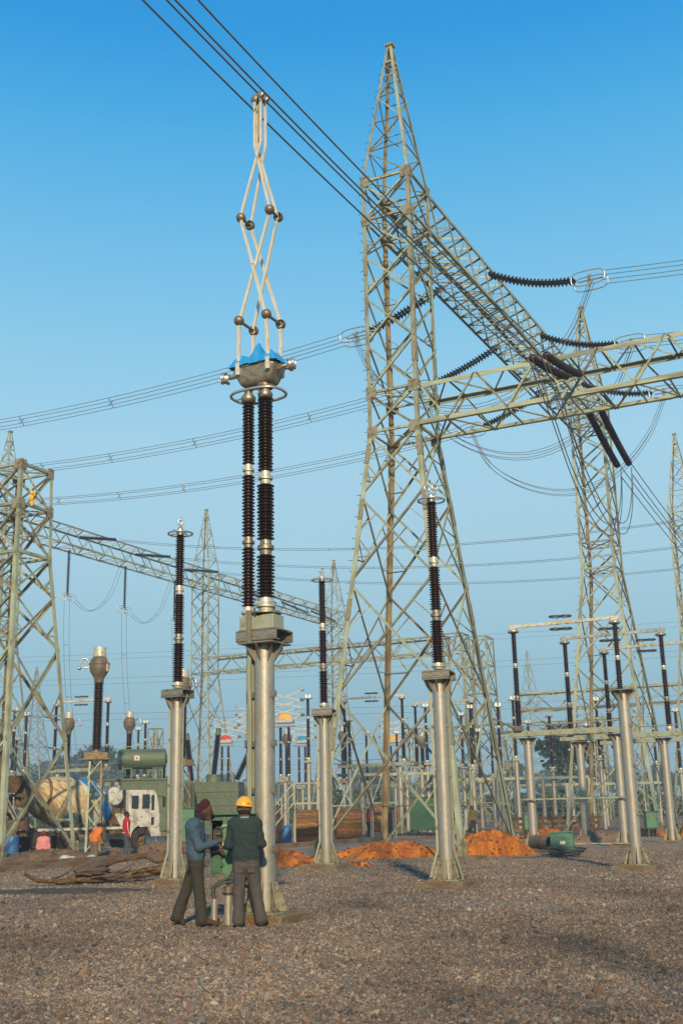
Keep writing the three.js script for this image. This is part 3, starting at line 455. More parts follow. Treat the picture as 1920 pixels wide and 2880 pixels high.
// three phases crossing the high beam
[[8, 'nearest'], [16, 'middle'], [24, 'furthest']].forEach(([t, w]) => {
  const UPv = V(0, 1, 0);
  const r = string(`brown disc string on the right of the high beam, ${w} of three`, E(1.15, t, 25.55), E(5.1, t, 24.25), { rows: [-0.14, 0.14], side: E2, droop: 0.28, n: 23, scale: 1.2 }); ringHardware(r, E(5.75, t, 24.1), E1, UPv);
  const l = string(`brown disc string on the left of the high beam, ${w} of three`, E(-1.15, t, 25.45), E(-5.0, t, 24.05), { rows: [-0.14, 0.14], side: E2, droop: 0.1, n: 23, scale: 1.2 }); ringHardware(l, E(-5.75, t, 23.9), E1, UPv);
  const lab = { group: 'lines crossing the high beam', across: E2, gap: 0.44, r: 0.017 };
  bundle(`four line conductors sweeping left from the high beam, ${w} of three`, parab(E(-6.4, t, 23.9), E(-46, t, 25), 1.1), { ...lab, spacers: [0.16, 0.36, 0.52, 0.66, 0.8] });
  bundle(`four line conductors leaving right from the high beam, ${w} of three`, parab(E(6.4, t, 24.1), E(50, t, 24), 1.3), { ...lab, spacers: [0.3, 0.6] });
  const J = new THREE.CatmullRomCurve3([E(5.9, t, 24), E(4.6, t + 0.2, 21.6), E(2.4, t + 0.3, 19.6), E(0, t + 0.2, 19.0), E(-2.6, t + 0.1, 19.7), E(-4.8, t, 21.4), E(-5.9, t, 23.8)]);
  bundle(`pale slack jumper loop hung under the high beam, ${w} of three`, k => J.getPoint(k), { across: E2, gap: 0.4, r: 0.016, offsets: [[-0.2, 0], [0.2, 0], [-0.16, 0.3], [0.24, 0.3]] });
});
// left row: strings on the long beam, hanging strings with droppers, and the lines running to the right
[[37.5, 'nearest'], [45.5, 'middle'], [53.5, 'furthest']].forEach(([t, w], i) => {
  string(`dark string lying along the long left beam, ${w} of three`, E(-47.4, t, 25.3), E(-43.4, t, 24.6), { n: 20, scale: 1.2 });
  bundle(`thin line conductors crossing the sky behind the towers, ${w} of three`, parab(E(-43.2, t, 24.5), E(42, t, 24), 4.4), { across: E2, gap: 0.4, r: 0.018, offsets: [[-0.2, -0.1], [0.2, 0.1]], spacers: [0.12, 0.24, 0.36, 0.5, 0.62] });
  const hs = string(`vertical string hanging under the long left beam, ${w} of three`, E(-48.5, t, 24.3), E(-48.5, t, 20.3), { n: 22, scale: 1.25 });
  for (const s of [-0.55, 0.55]) { const r = part(hs, 'grading_ring', new THREE.TorusGeometry(0.34, 0.03, 6, 24), M.zinc); r.position.copy(E(-48.5, t + s, 20.1)); r.rotation.y = 0.3; }
  part(hs, 'yoke_plate', squareRod(E(-48.5, t - 0.6, 20.2), E(-48.5, t + 0.6, 20.2), 0.1, 0.04), M.plate);
  bundle(`two pale dropper wires below the long left beam, ${w} of three`, k => E(-48.5, t, 20.1 - 14 * k).addScaledVector(E1, 1.6 * k * k), { across: E2, offsets: [[-0.35, 0], [0.35, 0]], r: 0.02, spacers: [0.3, 0.62] });
  if (i < 2) { const J = new THREE.CatmullRomCurve3([E(-48.5, t + 0.7, 20), E(-48.5, t + 3, 19.3), E(-48.5, t + 5.5, 20.8), E(-48.5, t + 7.4, 24.2)]); bundle(`dark slack jumper rising to the long left beam, ${['lower', 'upper'][i]} of two`, k => J.getPoint(k), { across: E1, offsets: [[-0.2, 0], [0.2, 0]], r: 0.018, spacers: [0.6] }); }
});
for (const [t, w] of [[66, 'nearer'], [73, 'middle'], [80, 'further']]) string(`small brown string behind the pantograph column on the far beam, ${w} of three`, E(-47.4, t, 25.0), E(-44.0, t, 23.4), { n: 18, scale: 1.2 });
// faint lines low across the sky
for (const [z, y, dy, w] of [[-150, 17, 1, 'lowest'], [-165, 24, 3, 'lower'], [-180, 30, 4, 'upper'], [-200, 12, 0, 'near the tree tops'], [-190, 15.5, 1, 'above the tree tops']])
  bundle(`faint distant wires across the hazy sky, ${w}`, parab(V(-120, y - dy, z), V(140, y + dy, z + 10), 3), { across: V(0, 0, 1), offsets: [[0, -0.4], [0, 0.4]], r: 0.022, seg: 20 });

// ---------------------------------------------------------------- horizontal break disconnectors
function breaker(label, a, b, o = {}) {
  const p = E(a, b), g = thing('break_disconnector', label, 'disconnector', [p.x, 0.1, p.z], TURN), S = o.span ?? 4.25, H = o.h ?? 4.15, n = o.n ?? 16;
  for (const x of o.columns ?? [0.33, S - 0.3]) { const c = new THREE.Group(); c.name = 'support'; g.add(c); c.position.x = x; column(c, 0.175, H, { fins: 6, head: n > 12 }); }
  part(g, 'base_beam', merge([boxUV(box(S + 1.0, 0.2, 0.012, S / 2, H + 0.19, 0.12)), boxUV(box(S + 1.0, 0.2, 0.012, S / 2, H + 0.19, -0.12)), boxUV(box(S + 1.0, 0.012, 0.24, S / 2, H + 0.295, 0))]), M.greenSteel);
  part(g, 'drive_rod', rod(V(-0.4, H + 0.5, 0.1), V(S + 0.4, H + 0.55, 0.1), 0.025), M.galv);
  const t = H + 0.3, I = 4.05;
  for (const x of [0, S]) { stack(g, x, 0, [[t + 0.2, t + 1.25, 0.16], [t + 1.45, t + 2.6, 0.14], [t + 2.78, t + I, 0.125]], { foot: 0.2, pitch: 0.07, n });
    part(g, 'corona_cap', lathe([[0.001, 0], [0.2, 0], [0.25, 0.06], [0.2, 0.12], [0.08, 0.15], [0.001, 0.15]], 18).translate(x, t + I, 0), M.zinc); part(g, 'terminal_stud', cyl(0.02, 0.02, 0.25, 6, x, t + I + 0.2, 0), M.zinc);
    const s = x ? -1 : 1, e = o.open ? S * 0.5 : S * 0.46; const arm = part(g, 'blade_arm', boxUV(rbox(e + 0.2, 0.13, 0.1, 0.01, x + s * (e / 2 - 0.1), t + I + 0.26, 0)), M.arm); part(arm, 'arm_block', rbox(0.24, 0.18, 0.2, 0.01, x, t + I + 0.2, 0), M.arm);
    for (const y of [0.0, 0.52]) { const r = part(arm, 'corona_ring', ringGeo(0.23, 0.035, 24), M.steelDark.clone()); r.material = M.ringDark; r.position.set(x + s * (e + (s > 0 ? -0.12 : 0.05)), t + I + y, s * 0.05); }
    part(arm, 'contact_finger', rbox(0.2, 0.12, 0.14, 0.01, x + s * e, t + I + 0.26, 0), M.copper); part(arm, 'ring_stay', rod(V(x + s * (e - 0.05), t + I, 0), V(x + s * (e - 0.05), t + I + 0.52, 0), 0.015), M.zinc); }
  if (o.box) { const d = part(g, 'drive_box', rbox(0.5, 0.62, 0.36, 0.02, -0.25, 0.95, 0.3), M.greenPaint); part(d, 'name_plate', box(0.14, 0.1, 0.01, -0.3, 1.0, 0.49), M.arm); }
  if (o.rail) part(g, 'foot_rail', boxUV(box(S + 0.6, 0.05, 0.1, S / 2, 0.05, 0.4)), M.greenSteel), part(g, 'cross_rail', boxUV(box(S, 0.06, 0.06, S / 2, 1.75, 0.3)), M.greenSteel);
  part(g, 'crank_gear', merge([box(0.3, 0.16, 0.2, 0.05, H + 0.4, 0.18), rod(V(-0.1, H + 0.4, 0.1), V(-1.3, H + 1.0, 0.1), 0.035), rod(V(-0.1, H + 0.3, 0.1), V(-0.7, H + 0.35, 0.3), 0.025)]), M.castBrown);
  return g;
}
M.ringDark = std({ color: C(0.12, 0.13, 0.13), roughness: 0.4, metalness: 0.6 }); M.copper = std({ color: C(0.75, 0.45, 0.12), roughness: 0.45, metalness: 0.3 });
breaker('nearest horizontal break disconnector, its columns beside the concrete pipe', 1.52, 7.2, { rail: true });
breaker('second horizontal break disconnector, just behind the nearest one', 2.42, 11.7, { box: false });
breaker('third horizontal break disconnector, partly beyond the right edge', 3.06, 16.2, {});
breaker('horizontal break disconnector behind the concrete mixer', -34.3, 20.4, { n: 10 });
breaker('horizontal break disconnector seen through the square topped tower', -37.6, 13.6, { n: 10 });
breaker('distant horizontal break disconnector with white arms behind the tallest tower', -18.2, 30.5, { n: 10 });
breaker('distant horizontal break disconnector with white arms right of the green cabinet', -15.6, 36.5, { n: 10 });
{ const q = E(2.2, 7.9); plinth('concrete block left under the nearest break disconnector', E(1.85, 7.2), 1.0, 0.09); plinth('concrete block right under the nearest break disconnector', E(5.47, 7.2), 1.0, 0.09); plinth('concrete block left under the second break disconnector', E(2.75, 11.7), 1.0, 0.09); plinth('concrete block right under the second break disconnector', E(6.37, 11.7), 1.0, 0.09); }

// ---------------------------------------------------------------- current transformers
function currentTransformer(label, p, turn = 0, lattice = true) {
  const g = thing('current_transformer', label, 'transformer', [p.x, 0.05, p.z], turn), H = 3.9;
  if (lattice) { const c = [[-1, -1], [1, -1], [1, 1], [-1, 1]]; for (let f = 0; f < 4; f++) { const [ax, az] = c[f], [bx, bz] = c[(f + 1) % 4], w = 0.34; angle(g, 'stand_leg', V(ax * w, 0, az * w), V(ax * w * 0.85, H, az * w * 0.85), 0.09, V(-ax, 0, 0), V(0, 0, -az));
      for (let i = 0; i < 5; i++) { const y0 = i * H / 5, y1 = (i + 1) * H / 5, e = i % 2; angle(g, 'stand_brace', V((e ? ax : bx) * w * 0.95, y0, (e ? az : bz) * w * 0.95), V((e ? bx : ax) * w * 0.92, y1, (e ? bz : az) * w * 0.92), 0.05, V(0, 1, 0), V(-(ax + bx), 0, -(az + bz))); } } }
  else column(g, 0.17, H, { fins: 4 });
  part(g, 'base_tank', merge([boxUV(box(1.0, 0.3, 0.7, 0, H + 0.15, 0)), boxUV(box(1.15, 0.05, 0.85, 0, H + 0.02, 0))]), M.rustBox);
  part(g, 'porcelain_insulator', sheds(0.16, 0.235, 3.0, 0.075, 22), M.porcelain).position.y = H + 0.38; part(g, 'foot_flange', cyl(0.26, 0.2, 0.14, 20, 0, H + 0.3, 0), M.castBrown);
  part(g, 'head_tank', uvs(lathe([[0.21, 0], [0.22, 0.18], [0.31, 0.32], [0.4, 0.48], [0.44, 0.68], [0.44, 0.8], [0.47, 0.81], [0.47, 0.85], [0.43, 0.87], [0.37, 1.04], [0.29, 1.14], [0.001, 1.16]], 26), 2, 1), M.castBrown).position.y = H + 3.36;
  part(g, 'expansion_cap', uvs(cyl(0.285, 0.28, 0.42, 24, 0, H + 4.5, 0), 2, 0.5), M.aluminium);
  part(g, 'lifting_lug', box(0.08, 0.3, 0.06, 0.36, H + 4.3, 0.15), M.castBrown); part(g, 'side_terminal', box(0.1, 0.34, 0.16, 0.36, H + 4.0, 0.22), M.castBrown);
  part(g, 'line_terminal', merge([tube([V(-0.44, H + 4.1, 0), V(-0.55, H + 4.4, 0), V(-0.75, H + 4.4, 0), V(-0.86, H + 4.15, 0)], 0.045, 16, 6), ball(0.09, -0.87, H + 4.0, 0, 8), rod(V(-0.44, H + 4.05, 0), V(-0.68, H + 4.02, 0), 0.04)]), M.zinc);
  return g;
}
M.rustBox = std({ map: rustMap([0.52, 0.46, 0.34], [0.48, 0.33, 0.16], 0.9, 71), roughness: 0.8 });
currentTransformer('large current transformer with a bulbous head in front of the concrete mixer', V(-10.95, 0, -50.1), 0.15);
currentTransformer('current transformer with a bulbous head behind the mixer drum', V(-20.0, 0, -82), Math.PI);
currentTransformer('current transformer with a bulbous head above the mixer cab', V(-15.7, 0, -82.5), Math.PI - 0.2);
currentTransformer('current transformer half hidden behind the left post insulator', V(-8.4, 0, -58.5), 2.6);
currentTransformer('current transformer hidden behind the pantograph column', V(-4.75, 0, -63), 2.9);
currentTransformer('small current transformer behind the orange covered pantograph', V(-5.4, 0, -104), Math.PI, false);
currentTransformer('small current transformer seen between the middle post insulator and the tower', V(-0.3, 0, -102), Math.PI, false);
currentTransformer('small current transformer beyond the green cabinet', V(7.4, 0, -112), Math.PI, false);
// ---------------------------------------------------------------- soil, kerb, heaps
const soilTex = (a, b, s) => tex(512, 512, (u, v) => { const n = tn(u, v, 5, s), m = tn(u, v, 45, s + 3, 4); const g = 1 + m * 0.55; return mix3(a, b, smooth(-0.25, 0.3, n)).map(x => x * g); });
const soilBump = tex(512, 512, (u, v) => { const n = 0.5 + tn(u, v, 24, 77, 5); return [n, n, n]; }, false);
M.orangeSoil = std({ map: soilTex([0.74, 0.43, 0.11], [0.60, 0.33, 0.08], 81), bumpMap: soilBump, bumpScale: 0.06, roughness: 1 });
M.brownSoil = std({ map: soilTex([0.47, 0.37, 0.27], [0.38, 0.28, 0.20], 84), bumpMap: soilBump, bumpScale: 0.06, roughness: 1 });
function mound(name, label, category, cx, cz, rx, rz, h, mat, s, turn = 0) {
  const n = 132, m = 60, pos = [], uv = [], idx = [];
  for (let j = 0; j <= m; j++) for (let i = 0; i <= n; i++) { const a = i / n * 2 * Math.PI, k = j / m, edge = 1 + 0.5 * fbm(Math.cos(a) * 1.4 + s, Math.sin(a) * 1.4, s, 3), x = Math.cos(a) * rx * k * edge, z = Math.sin(a) * rz * k * edge;
    const lump = fbm(x * 1.3 + s, 1, z * 1.3, 4) * 0.9 + Math.abs(fbm(x * 3.5, s, z * 3.5, 3)) * 0.35; const y = h * (1 - k ** 2.4) * (0.9 + lump * 0.75) + (1 - k) * fbm(x * 6, s, z * 6, 3) * 0.12 * Math.min(1, h * 1.5) - 0.06 * k; pos.push(x, y, z); uv.push(x * 0.6, z * 0.6 + y * 0.5); }
  for (let j = 0; j < m; j++) for (let i = 0; i < n; i++) { const a = j * (n + 1) + i; idx.push(a, a + n + 1, a + 1, a + 1, a + n + 1, a + n + 2); }
  const g = new THREE.BufferGeometry(); g.setAttribute('position', new THREE.Float32BufferAttribute(pos, 3)); g.setAttribute('uv', new THREE.Float32BufferAttribute(uv, 2)); g.setIndex(idx.reverse()); g.computeVertexNormals();
  const o = single(name, label, category, g, mat, [cx, 0, cz], turn);
  if (h > 0.12) { const l = []; for (let i = 0; i < 90; i++) { const v = Math.floor(rr(0.35, 0.99) * (m + 1)) * (n + 1) + Math.floor(rnd() * n), r = rr(0.02, 0.075) * Math.min(1, 0.5 + h), out = rnd() < 0.4 ? rr(1, 1.3) : 1; l.push(new THREE.DodecahedronGeometry(r, 0).scale(rr(0.8, 1.3), rr(0.6, 1), rr(0.8, 1.3)).rotateY(rr(0, 6)).translate(pos[v * 3] * out, Math.max(0.01, pos[v * 3 + 1] * (out > 1 ? 0 : 1)) , pos[v * 3 + 2] * out)); } const c = part(o, 'clods', merge(l), mat); c.userData.kind = 'stuff'; }
  return o;
}
mound('soil_heap', 'large heap of bright orange soil at the foot of the tallest tower', 'soil heap', 4.85, -40.2, 1.7, 1.35, 0.78, M.orangeSoil, 1.3);
mound('soil_heap', 'low spread of orange soil left of the tallest tower nearest leg', 'soil heap', 1.5, -40.6, 2.1, 1.2, 0.5, M.orangeSoil, 4.1);
mound('soil_heap', 'low orange soil beside the pantograph column', 'soil heap', -2.45, -35.8, 1.7, 1.0, 0.5, M.orangeSoil, 6.7);
mound('soil_heap', 'crumbs of orange soil right of the middle plinth', 'soil heap', 0.15, -34.4, 0.55, 0.4, 0.16, M.orangeSoil, 8.2);
mound('soil_heap', 'tall orange soil heap cut by the right edge', 'soil heap', 18.6, -58.5, 2.2, 1.8, 2.0, M.orangeSoil, 9.9);
mound('soil_heap', 'small orange soil heap behind the disconnector columns', 'soil heap', 10.2, -60.5, 1.5, 0.9, 0.5, M.orangeSoil, 11.2);
mound('soil_heap', 'thin orange soil patch between the right columns', 'soil heap', 15.4, -60, 1.4, 0.8, 0.4, M.orangeSoil, 12.4);
mound('soil_heap', 'brown soil heap around the workers in the trench', 'soil heap', -11.6, -45.2, 2.5, 1.4, 0.36, M.brownSoil, 14.8);
mound('soil_heap', 'brown soil heap right of the person in red tracksuit', 'soil heap', -7.0, -46.2, 2.0, 1.3, 0.55, M.brownSoil, 17.3);
mound('soil_heap', 'brown soil heap under the mixer cab', 'soil heap', -9.3, -46.4, 1.4, 1.1, 0.34, M.brownSoil, 18.9);
mound('soil_heap', 'pale sand heap behind the nearest break disconnector', 'soil heap', 10.8, -50, 1.9, 1.2, 0.5, std({ map: soilTex([0.52, 0.43, 0.34], [0.44, 0.36, 0.28], 91), bumpMap: soilBump, bumpScale: 0.05, roughness: 1 }), 21.1);
mound('soil_patch', 'flat dark earth patch in front of the dry logs', 'soil', -6.5, -25.6, 2.8, 1.1, 0.07, std({ map: soilTex([0.32, 0.27, 0.22], [0.26, 0.21, 0.17], 93), bumpMap: soilBump, bumpScale: 0.05, roughness: 1 }), 23.6);
mound('soil_patch', 'flat brown earth between kerb and mixer truck', 'soil', -12.5, -49.5, 9, 5.5, 0.1, M.brownSoil, 26.6);
mound('soil_patch', 'trodden earth under the far equipment rows', 'soil', 1, -82, 36, 13, 0.06, M.brownSoil, 29.6);
{ const mk = (a0, b0, b1, w, h) => { const L = b1 - b0, g = boxUV(new THREE.BoxGeometry(w, h + 0.2, L, 1, 2, 60).translate(0, h / 2 - 0.1, 0), 0.6), q = g.attributes.position; for (let i = 0; i < q.count; i++) { const n = fbm(q.getX(i) * 2 + a0, q.getY(i) * 2, q.getZ(i) * 0.7, 3) * 0.05; q.setX(i, q.getX(i) + n); q.setY(i, q.getY(i) + n * 0.6); } g.computeVertexNormals(); const m = single('concrete_kerb', a0 < -10 ? 'long low concrete kerb dividing the gravel from the brown soil' : 'short concrete kerb in front of the stairs', 'kerb', g, M.concrete); m.position.copy(E(a0, (b0 + b1) / 2)); m.rotation.y = TURN; };
  mk(-10.25, -14, 19, 0.35, 0.2); mk(-9.2, -14, -4, 0.22, 0.14); mk(-5.5, 19, 24, 0.3, 0.2); }
// ---------------------------------------------------------------- dry logs with sacking
{ const g = thing('log_pile', 'dry forked branches piled with brown sacking on the gravel', 'logs', [-6.15, -0.02, -28.3], 0.3); g.scale.set(0.98, 0.85, 0.98);
  M.bark = std({ map: tex(256, 256, (u, v) => { const n = tn(u, v, 8, 101), m = tn(u * 0.3, v, 40, 103, 3); return mix3([0.56, 0.42, 0.25], [0.34, 0.24, 0.14], smooth(-0.1, 0.25, n + m)).map(x => x * (1 + m * 0.4)); }), bumpMap: soilBump, bumpScale: 0.03, roughness: 0.95 });
  const limb = (pts, r0, r1) => { const c = new THREE.CatmullRomCurve3(pts), gm = new THREE.TubeGeometry(c, 40, 1, 9), p = gm.attributes.position; for (let i = 0; i < p.count; i++) { const j = Math.floor(i / 10), k = j / 40, q = c.getPointAt(k), r = (r0 + (r1 - r0) * k) * (1 + 0.9 * fbm(k * 9, (i % 10) * 0.9, r0 * 30, 3)); p.setXYZ(i, q.x + (p.getX(i) - q.x) * r, q.y + (p.getY(i) - q.y) * r, q.z + (p.getZ(i) - q.z) * r); } gm.computeVertexNormals(); return uvs(gm, 3, 1); };
  part(g, 'branch', limb([V(-1.65, 0.36, 0.25), V(-1.35, 0.18, 0.2), V(-0.8, 0.12, 0.15), V(-0.1, 0.14, 0.2), V(0.35, 0.12, 0.1)], 0.045, 0.085), M.bark);
  part(g, 'log', limb([V(-0.9, 0.1, -0.2), V(0.1, 0.15, -0.1), V(0.9, 0.2, -0.15), V(1.5, 0.27, -0.2), V(1.85, 0.34, -0.3)], 0.075, 0.13), M.bark);
  part(g, 'branch', limb([V(0.1, 0.42, -0.3), V(0.7, 0.62, -0.35), V(1.3, 0.68, -0.3), V(1.55, 0.55, -0.2), V(2.0, 0.62, -0.3)], 0.05, 0.045), M.bark);
  part(g, 'branch', limb([V(1.3, 0.3, -0.1), V(1.7, 0.3, 0), V(2.0, 0.38, 0.05)], 0.06, 0.02), M.bark); part(g, 'twig', limb([V(0.4, 0.1, 0.2), V(0.75, 0.12, 0.5), V(1.0, 0.02, 0.75)], 0.03, 0.02), M.bark);
  for (let i = 0; i < 9; i++) { const x = rr(-1.0, 1.6), z = rr(-0.4, 0.3), y = rr(0.08, 0.3); part(g, 'twig', limb([V(x, y, z), V(x + rr(0.1, 0.4), y + rr(0, 0.15), z + rr(-0.2, 0.3)), V(x + rr(0.4, 0.8), y + rr(-0.1, 0.3), z + rr(-0.3, 0.5))], rr(0.018, 0.035), 0.01), M.bark); }
  const sackMat = std({ map: soilTex([0.40, 0.33, 0.26], [0.29, 0.24, 0.19], 107), roughness: 1, side: THREE.DoubleSide });
  for (const [x, y, z, rx, ry, rz, sd] of [[-0.05, 0.36, 0.0, 0.46, 0.17, 0.36, 1], [0.1, 0.5, -0.1, 0.3, 0.13, 0.26, 4], [0.42, 0.2, 0.25, 0.3, 0.1, 0.16, 7]]) { const sk = new THREE.SphereGeometry(1, 40, 26), p = sk.attributes.position; for (let i = 0; i < p.count; i++) { const a = p.getX(i), b = p.getY(i), c = p.getZ(i), n = 1 + 0.5 * fbm(a * 2 + sd, b * 2, c * 2, 2) - 0.55 * Math.abs(fbm(a * 4 + sd, b * 4, c * 4, 3)); p.setXYZ(i, a * n * rx, b * n * ry, c * n * rz); } sk.computeVertexNormals(); part(g, 'sacking', sk.translate(x, y, z), sackMat); } }
// ---------------------------------------------------------------- pipe, small boxes, coil
{ const g = thing('concrete_pipe', 'short concrete pipe lying open end forward beside the green box', 'pipe', [7.25, 0.3, -41.6], 0.25);
  const ring = new THREE.Shape().absarc(0, 0, 0.33, 0, 6.2832), hole = new THREE.Path().absarc(0, 0, 0.26, 0, 6.2832, true); ring.holes.push(hole); part(g, 'barrel', uvs(new THREE.ExtrudeGeometry(ring, { depth: 1.6, bevelEnabled: false, curveSegments: 24 }).translate(0, 0, -1.6), 0.6, 0.6), M.concrete); }
{ const g = thing('equipment_box', 'green equipment box tilted on the gravel beside the concrete pipe', 'box', [7.0, 0.0, -38.2], -0.25); g.rotation.z = 0.05; part(g, 'case', boxUV(rbox(0.74, 0.72, 0.5, 0.02, 0, 0.37, 0)), M.tealPaint); part(g, 'lid', rbox(0.8, 0.04, 0.56, 0.01, 0, 0.74, 0), M.tealPaint); part(g, 'rating_plate', box(0.17, 0.1, 0.01, 0.02, 0.42, 0.255), M.arm); }
{ const l = []; for (let i = 0; i < 7; i++) { const pts = []; for (let k = 0; k <= 26; k++) { const a = k / 26 * 6.283 * 1.1 + i * 0.7, r = 0.45 + i * 0.035; pts.push(V(Math.cos(a) * r + rr(-0.04, 0.04), 0.05 + i * 0.03 + 0.08 * Math.max(0, Math.sin(a * 1 + i)), Math.sin(a) * r * 0.6 + rr(-0.04, 0.04))); } l.push(tube(pts, 0.02, 60, 6)); } l.push(tube([V(-0.4, 0.04, 0), V(-1.2, 0.03, 0.3), V(-1.9, 0.03, 0.2)], 0.018, 20, 5)); single('cable_coil', 'tangled coil of black cable in front of the tilted green box', 'cable', merge(l), M.cable, [6.95, 0, -37.5], 0.2); }
{ const mk = (label, p, w, h, d, turn, legs) => { const g = thing('control_cabinet', label, 'cabinet', [p.x, 0, p.z], turn); part(g, 'case', boxUV(rbox(w, h, d, 0.02, 0, legs + h / 2, 0)), M.greenPaint); part(g, 'roof', rbox(w + 0.1, 0.05, d + 0.1, 0.01, 0, legs + h + 0.02, 0), M.greenDark); for (const x of [-1, 1]) for (const z of [-1, 1]) part(g, 'leg', box(0.06, legs, 0.06, x * (w / 2 - 0.1), legs / 2, z * (d / 2 - 0.08)), M.steelDark); const n = Math.max(1, Math.round(w / 1.1)); for (let i = 0; i < n; i++) { const dr = part(g, 'door', boxUV(rbox(w / n - 0.04, h - 0.1, 0.02, 0.006, -w / 2 + (i + 0.5) * w / n, legs + h / 2, d / 2 + 0.01)), M.greenPaint); part(dr, 'handle', box(0.03, 0.14, 0.04, -w / 2 + (i + 0.85) * w / n, legs + h * 0.55, d / 2 + 0.03), M.steelDark); } if (w > 1.5) part(g, 'warning_plate', box(0.2, 0.2, 0.01, 0.25, legs + h * 0.55, d / 2 + 0.03), M.tank); return g; };
  mk('wide green control cabinet on short legs behind the tallest tower', V(5.35, 0, -72), 2.7, 1.95, 1.3, -0.35, 0.3);
  mk('small green drive cabinet right of the large orange heap', V(10.0, 0, -64), 0.75, 0.8, 0.5, 0, 0.35);
  mk('green drive cabinet beside the right hand columns', V(15.2, 0, -58.5), 0.6, 0.8, 0.5, 0, 0.4);
  mk('pale green drive cabinet behind the post insulator left of the workers', V(-7.1, 0, -50.5), 0.8, 1.5, 0.6, 0.2, 0.3);
  mk('pale green drive cabinet behind the control box', V(-6.1, 0, -62), 0.8, 1.0, 0.6, 0.1, 0.4); }
// ---------------------------------------------------------------- cable drums and timber
M.plank = [0, 1, 2, 3].map(k => std({ map: tex(128, 256, (u, v) => { const n = tn(u, v * 0.3, 20, 111 + k * 5, 4), m = tn(u, v, 4, 113 + k * 7); return mix3([0.62, 0.45, 0.22], [0.42, 0.27, 0.13], smooth(-0.2, 0.25, n * 0.8 + m) ).map(x => x * (0.82 + k * 0.09 + n * 0.3)); }), roughness: 0.9 }));
function drum(label, p, r, w, turn) { const g = thing('cable_drum', label, 'cable drum', [p.x, r, p.z], turn);
  for (const s of [-1, 1]) { part(g, 'flange', uvs(new THREE.CylinderGeometry(r, r, 0.07, 28).rotateZ(Math.PI / 2).translate(s * w / 2, 0, 0), 1, 1), M.plank[1]); }
  const n = 26; for (let i = 0; i < n; i++) { const a = i / n * 2 * Math.PI, pl = part(g, 'plank', M.plankGeo ??= box(1, 0.028, 1), M.plank[(i * 7 + Math.floor(p.x * 3) + 99) % 4]); pl.scale.set(w - 0.08, 1, 2 * Math.PI * (r - 0.05) / n * 0.93); pl.position.set(0, Math.cos(a) * (r - 0.05 + (i % 3) * 0.004), Math.sin(a) * (r - 0.05 + (i % 3) * 0.004)); pl.rotation.x = a; }
  for (const s of [-0.28, 0.28]) part(g, 'steel_band', new THREE.TorusGeometry(r - 0.025, 0.012, 4, 30).rotateY(Math.PI / 2).translate(s * w, 0, 0), M.steelDark); return g; }
drum('wooden cable drum partly behind the pantograph column and steel stairs', V(-4.3, 0, -61.5), 0.95, 1.25, -0.15);
drum('wooden cable drum under the steel stair landing', V(-1.95, 0, -61.5), 0.85, 1.45, -0.05);
drum('wooden cable drum right of the middle post insulator', V(0.0, 0, -64), 0.9, 1.35, 0.1);
drum('wooden cable drum beside the person in dark clothes', V(3.6, 0, -80), 0.9, 1.5, 0.1);
drum('wooden cable drum left of the wide green cabinet', V(2.2, 0, -84), 0.95, 1.5, -0.1);
{ const b = single('blue_barrel', 'blue plastic barrel between the wooden cable drums', 'barrel', uvs(lathe([[0.001, 0], [0.24, 0], [0.28, 0.06], [0.28, 0.28], [0.29, 0.3], [0.28, 0.32], [0.28, 0.58], [0.29, 0.6], [0.28, 0.62], [0.27, 0.82], [0.2, 0.88], [0.001, 0.88]], 18), 1, 1), std({ color: C(0.03, 0.12, 0.3), roughness: 0.5 }), [-3.25, 0, -61]);
  for (const [x, z, w] of [[-14.4, -47.2, 'nearest the pink shirt'], [-13.8, -47.9, 'further from the pink shirt']]) copy(b, [x, 0, z], 0, `blue barrel behind the square topped tower leg, ${w}`); }
{ const g = thing('timber_stack', 'low stack of brown timber planks behind the disconnector columns', 'timber', [11.9, 0, -68], 0.1); for (let r = 0; r < 3; r++) for (let i = 0; i < 2; i++) part(g, 'plank', boxUV(box(5.2, 0.16, 0.06, rr(-0.1, 0.1), 0.28 + r * 0.32, i * 0.9)), M.plank[(r + i * 2) % 4]); for (let i = 0; i < 7; i++) for (const z of [0, 0.9]) part(g, 'stake', box(0.08, 1.15, 0.08, -2.5 + i * 0.83, 0.55, z + 0.08), M.plank[i % 4]); }
// ---------------------------------------------------------------- steel stairs with landing
function stairs(label, p, turn) { const g = thing('steel_stairs', label, 'stairs', [p.x, 0, p.z], turn), n = 9, H = 2.0, R = 1.75;
  for (const z of [-0.4, 0.4]) { part(g, 'stringer', squareRod(V(-R, 0, z), V(0, H, z), 0.05, 0.16), M.greenSteel); part(g, 'hand_rail', squareRod(V(-R, 0.95, z), V(0, H + 0.95, z), 0.045), M.greenSteel); part(g, 'mid_rail', squareRod(V(-R, 0.5, z), V(0, H + 0.5, z), 0.035), M.greenSteel); for (const k of [0, 0.33, 0.66, 1]) part(g, 'rail_post', box(0.045, 1.0, 0.045, -R + R * k, H * k + 0.5, z), M.greenSteel); part(g, 'landing_rail', box(1.4, 0.045, 0.045, 0.7, H + 0.95, z), M.greenSteel); part(g, 'landing_beam', box(1.45, 0.09, 0.05, 0.7, H - 0.04, z), M.greenSteel); for (const x of [0.05, 1.35]) part(g, 'landing_post', box(0.06, H, 0.06, x, H / 2, z), M.greenSteel), part(g, 'rail_post', box(0.04, 0.95, 0.04, x, H + 0.47, z), M.greenSteel); }
  for (let i = 1; i <= n; i++) part(g, 'tread', box(0.22, 0.03, 0.78, -R + R * i / (n + 0.5), H * i / (n + 0.5), 0), M.steelDark);
  part(g, 'landing_floor', box(1.4, 0.03, 0.8, 0.7, H, 0), M.greenSteel); return g; }
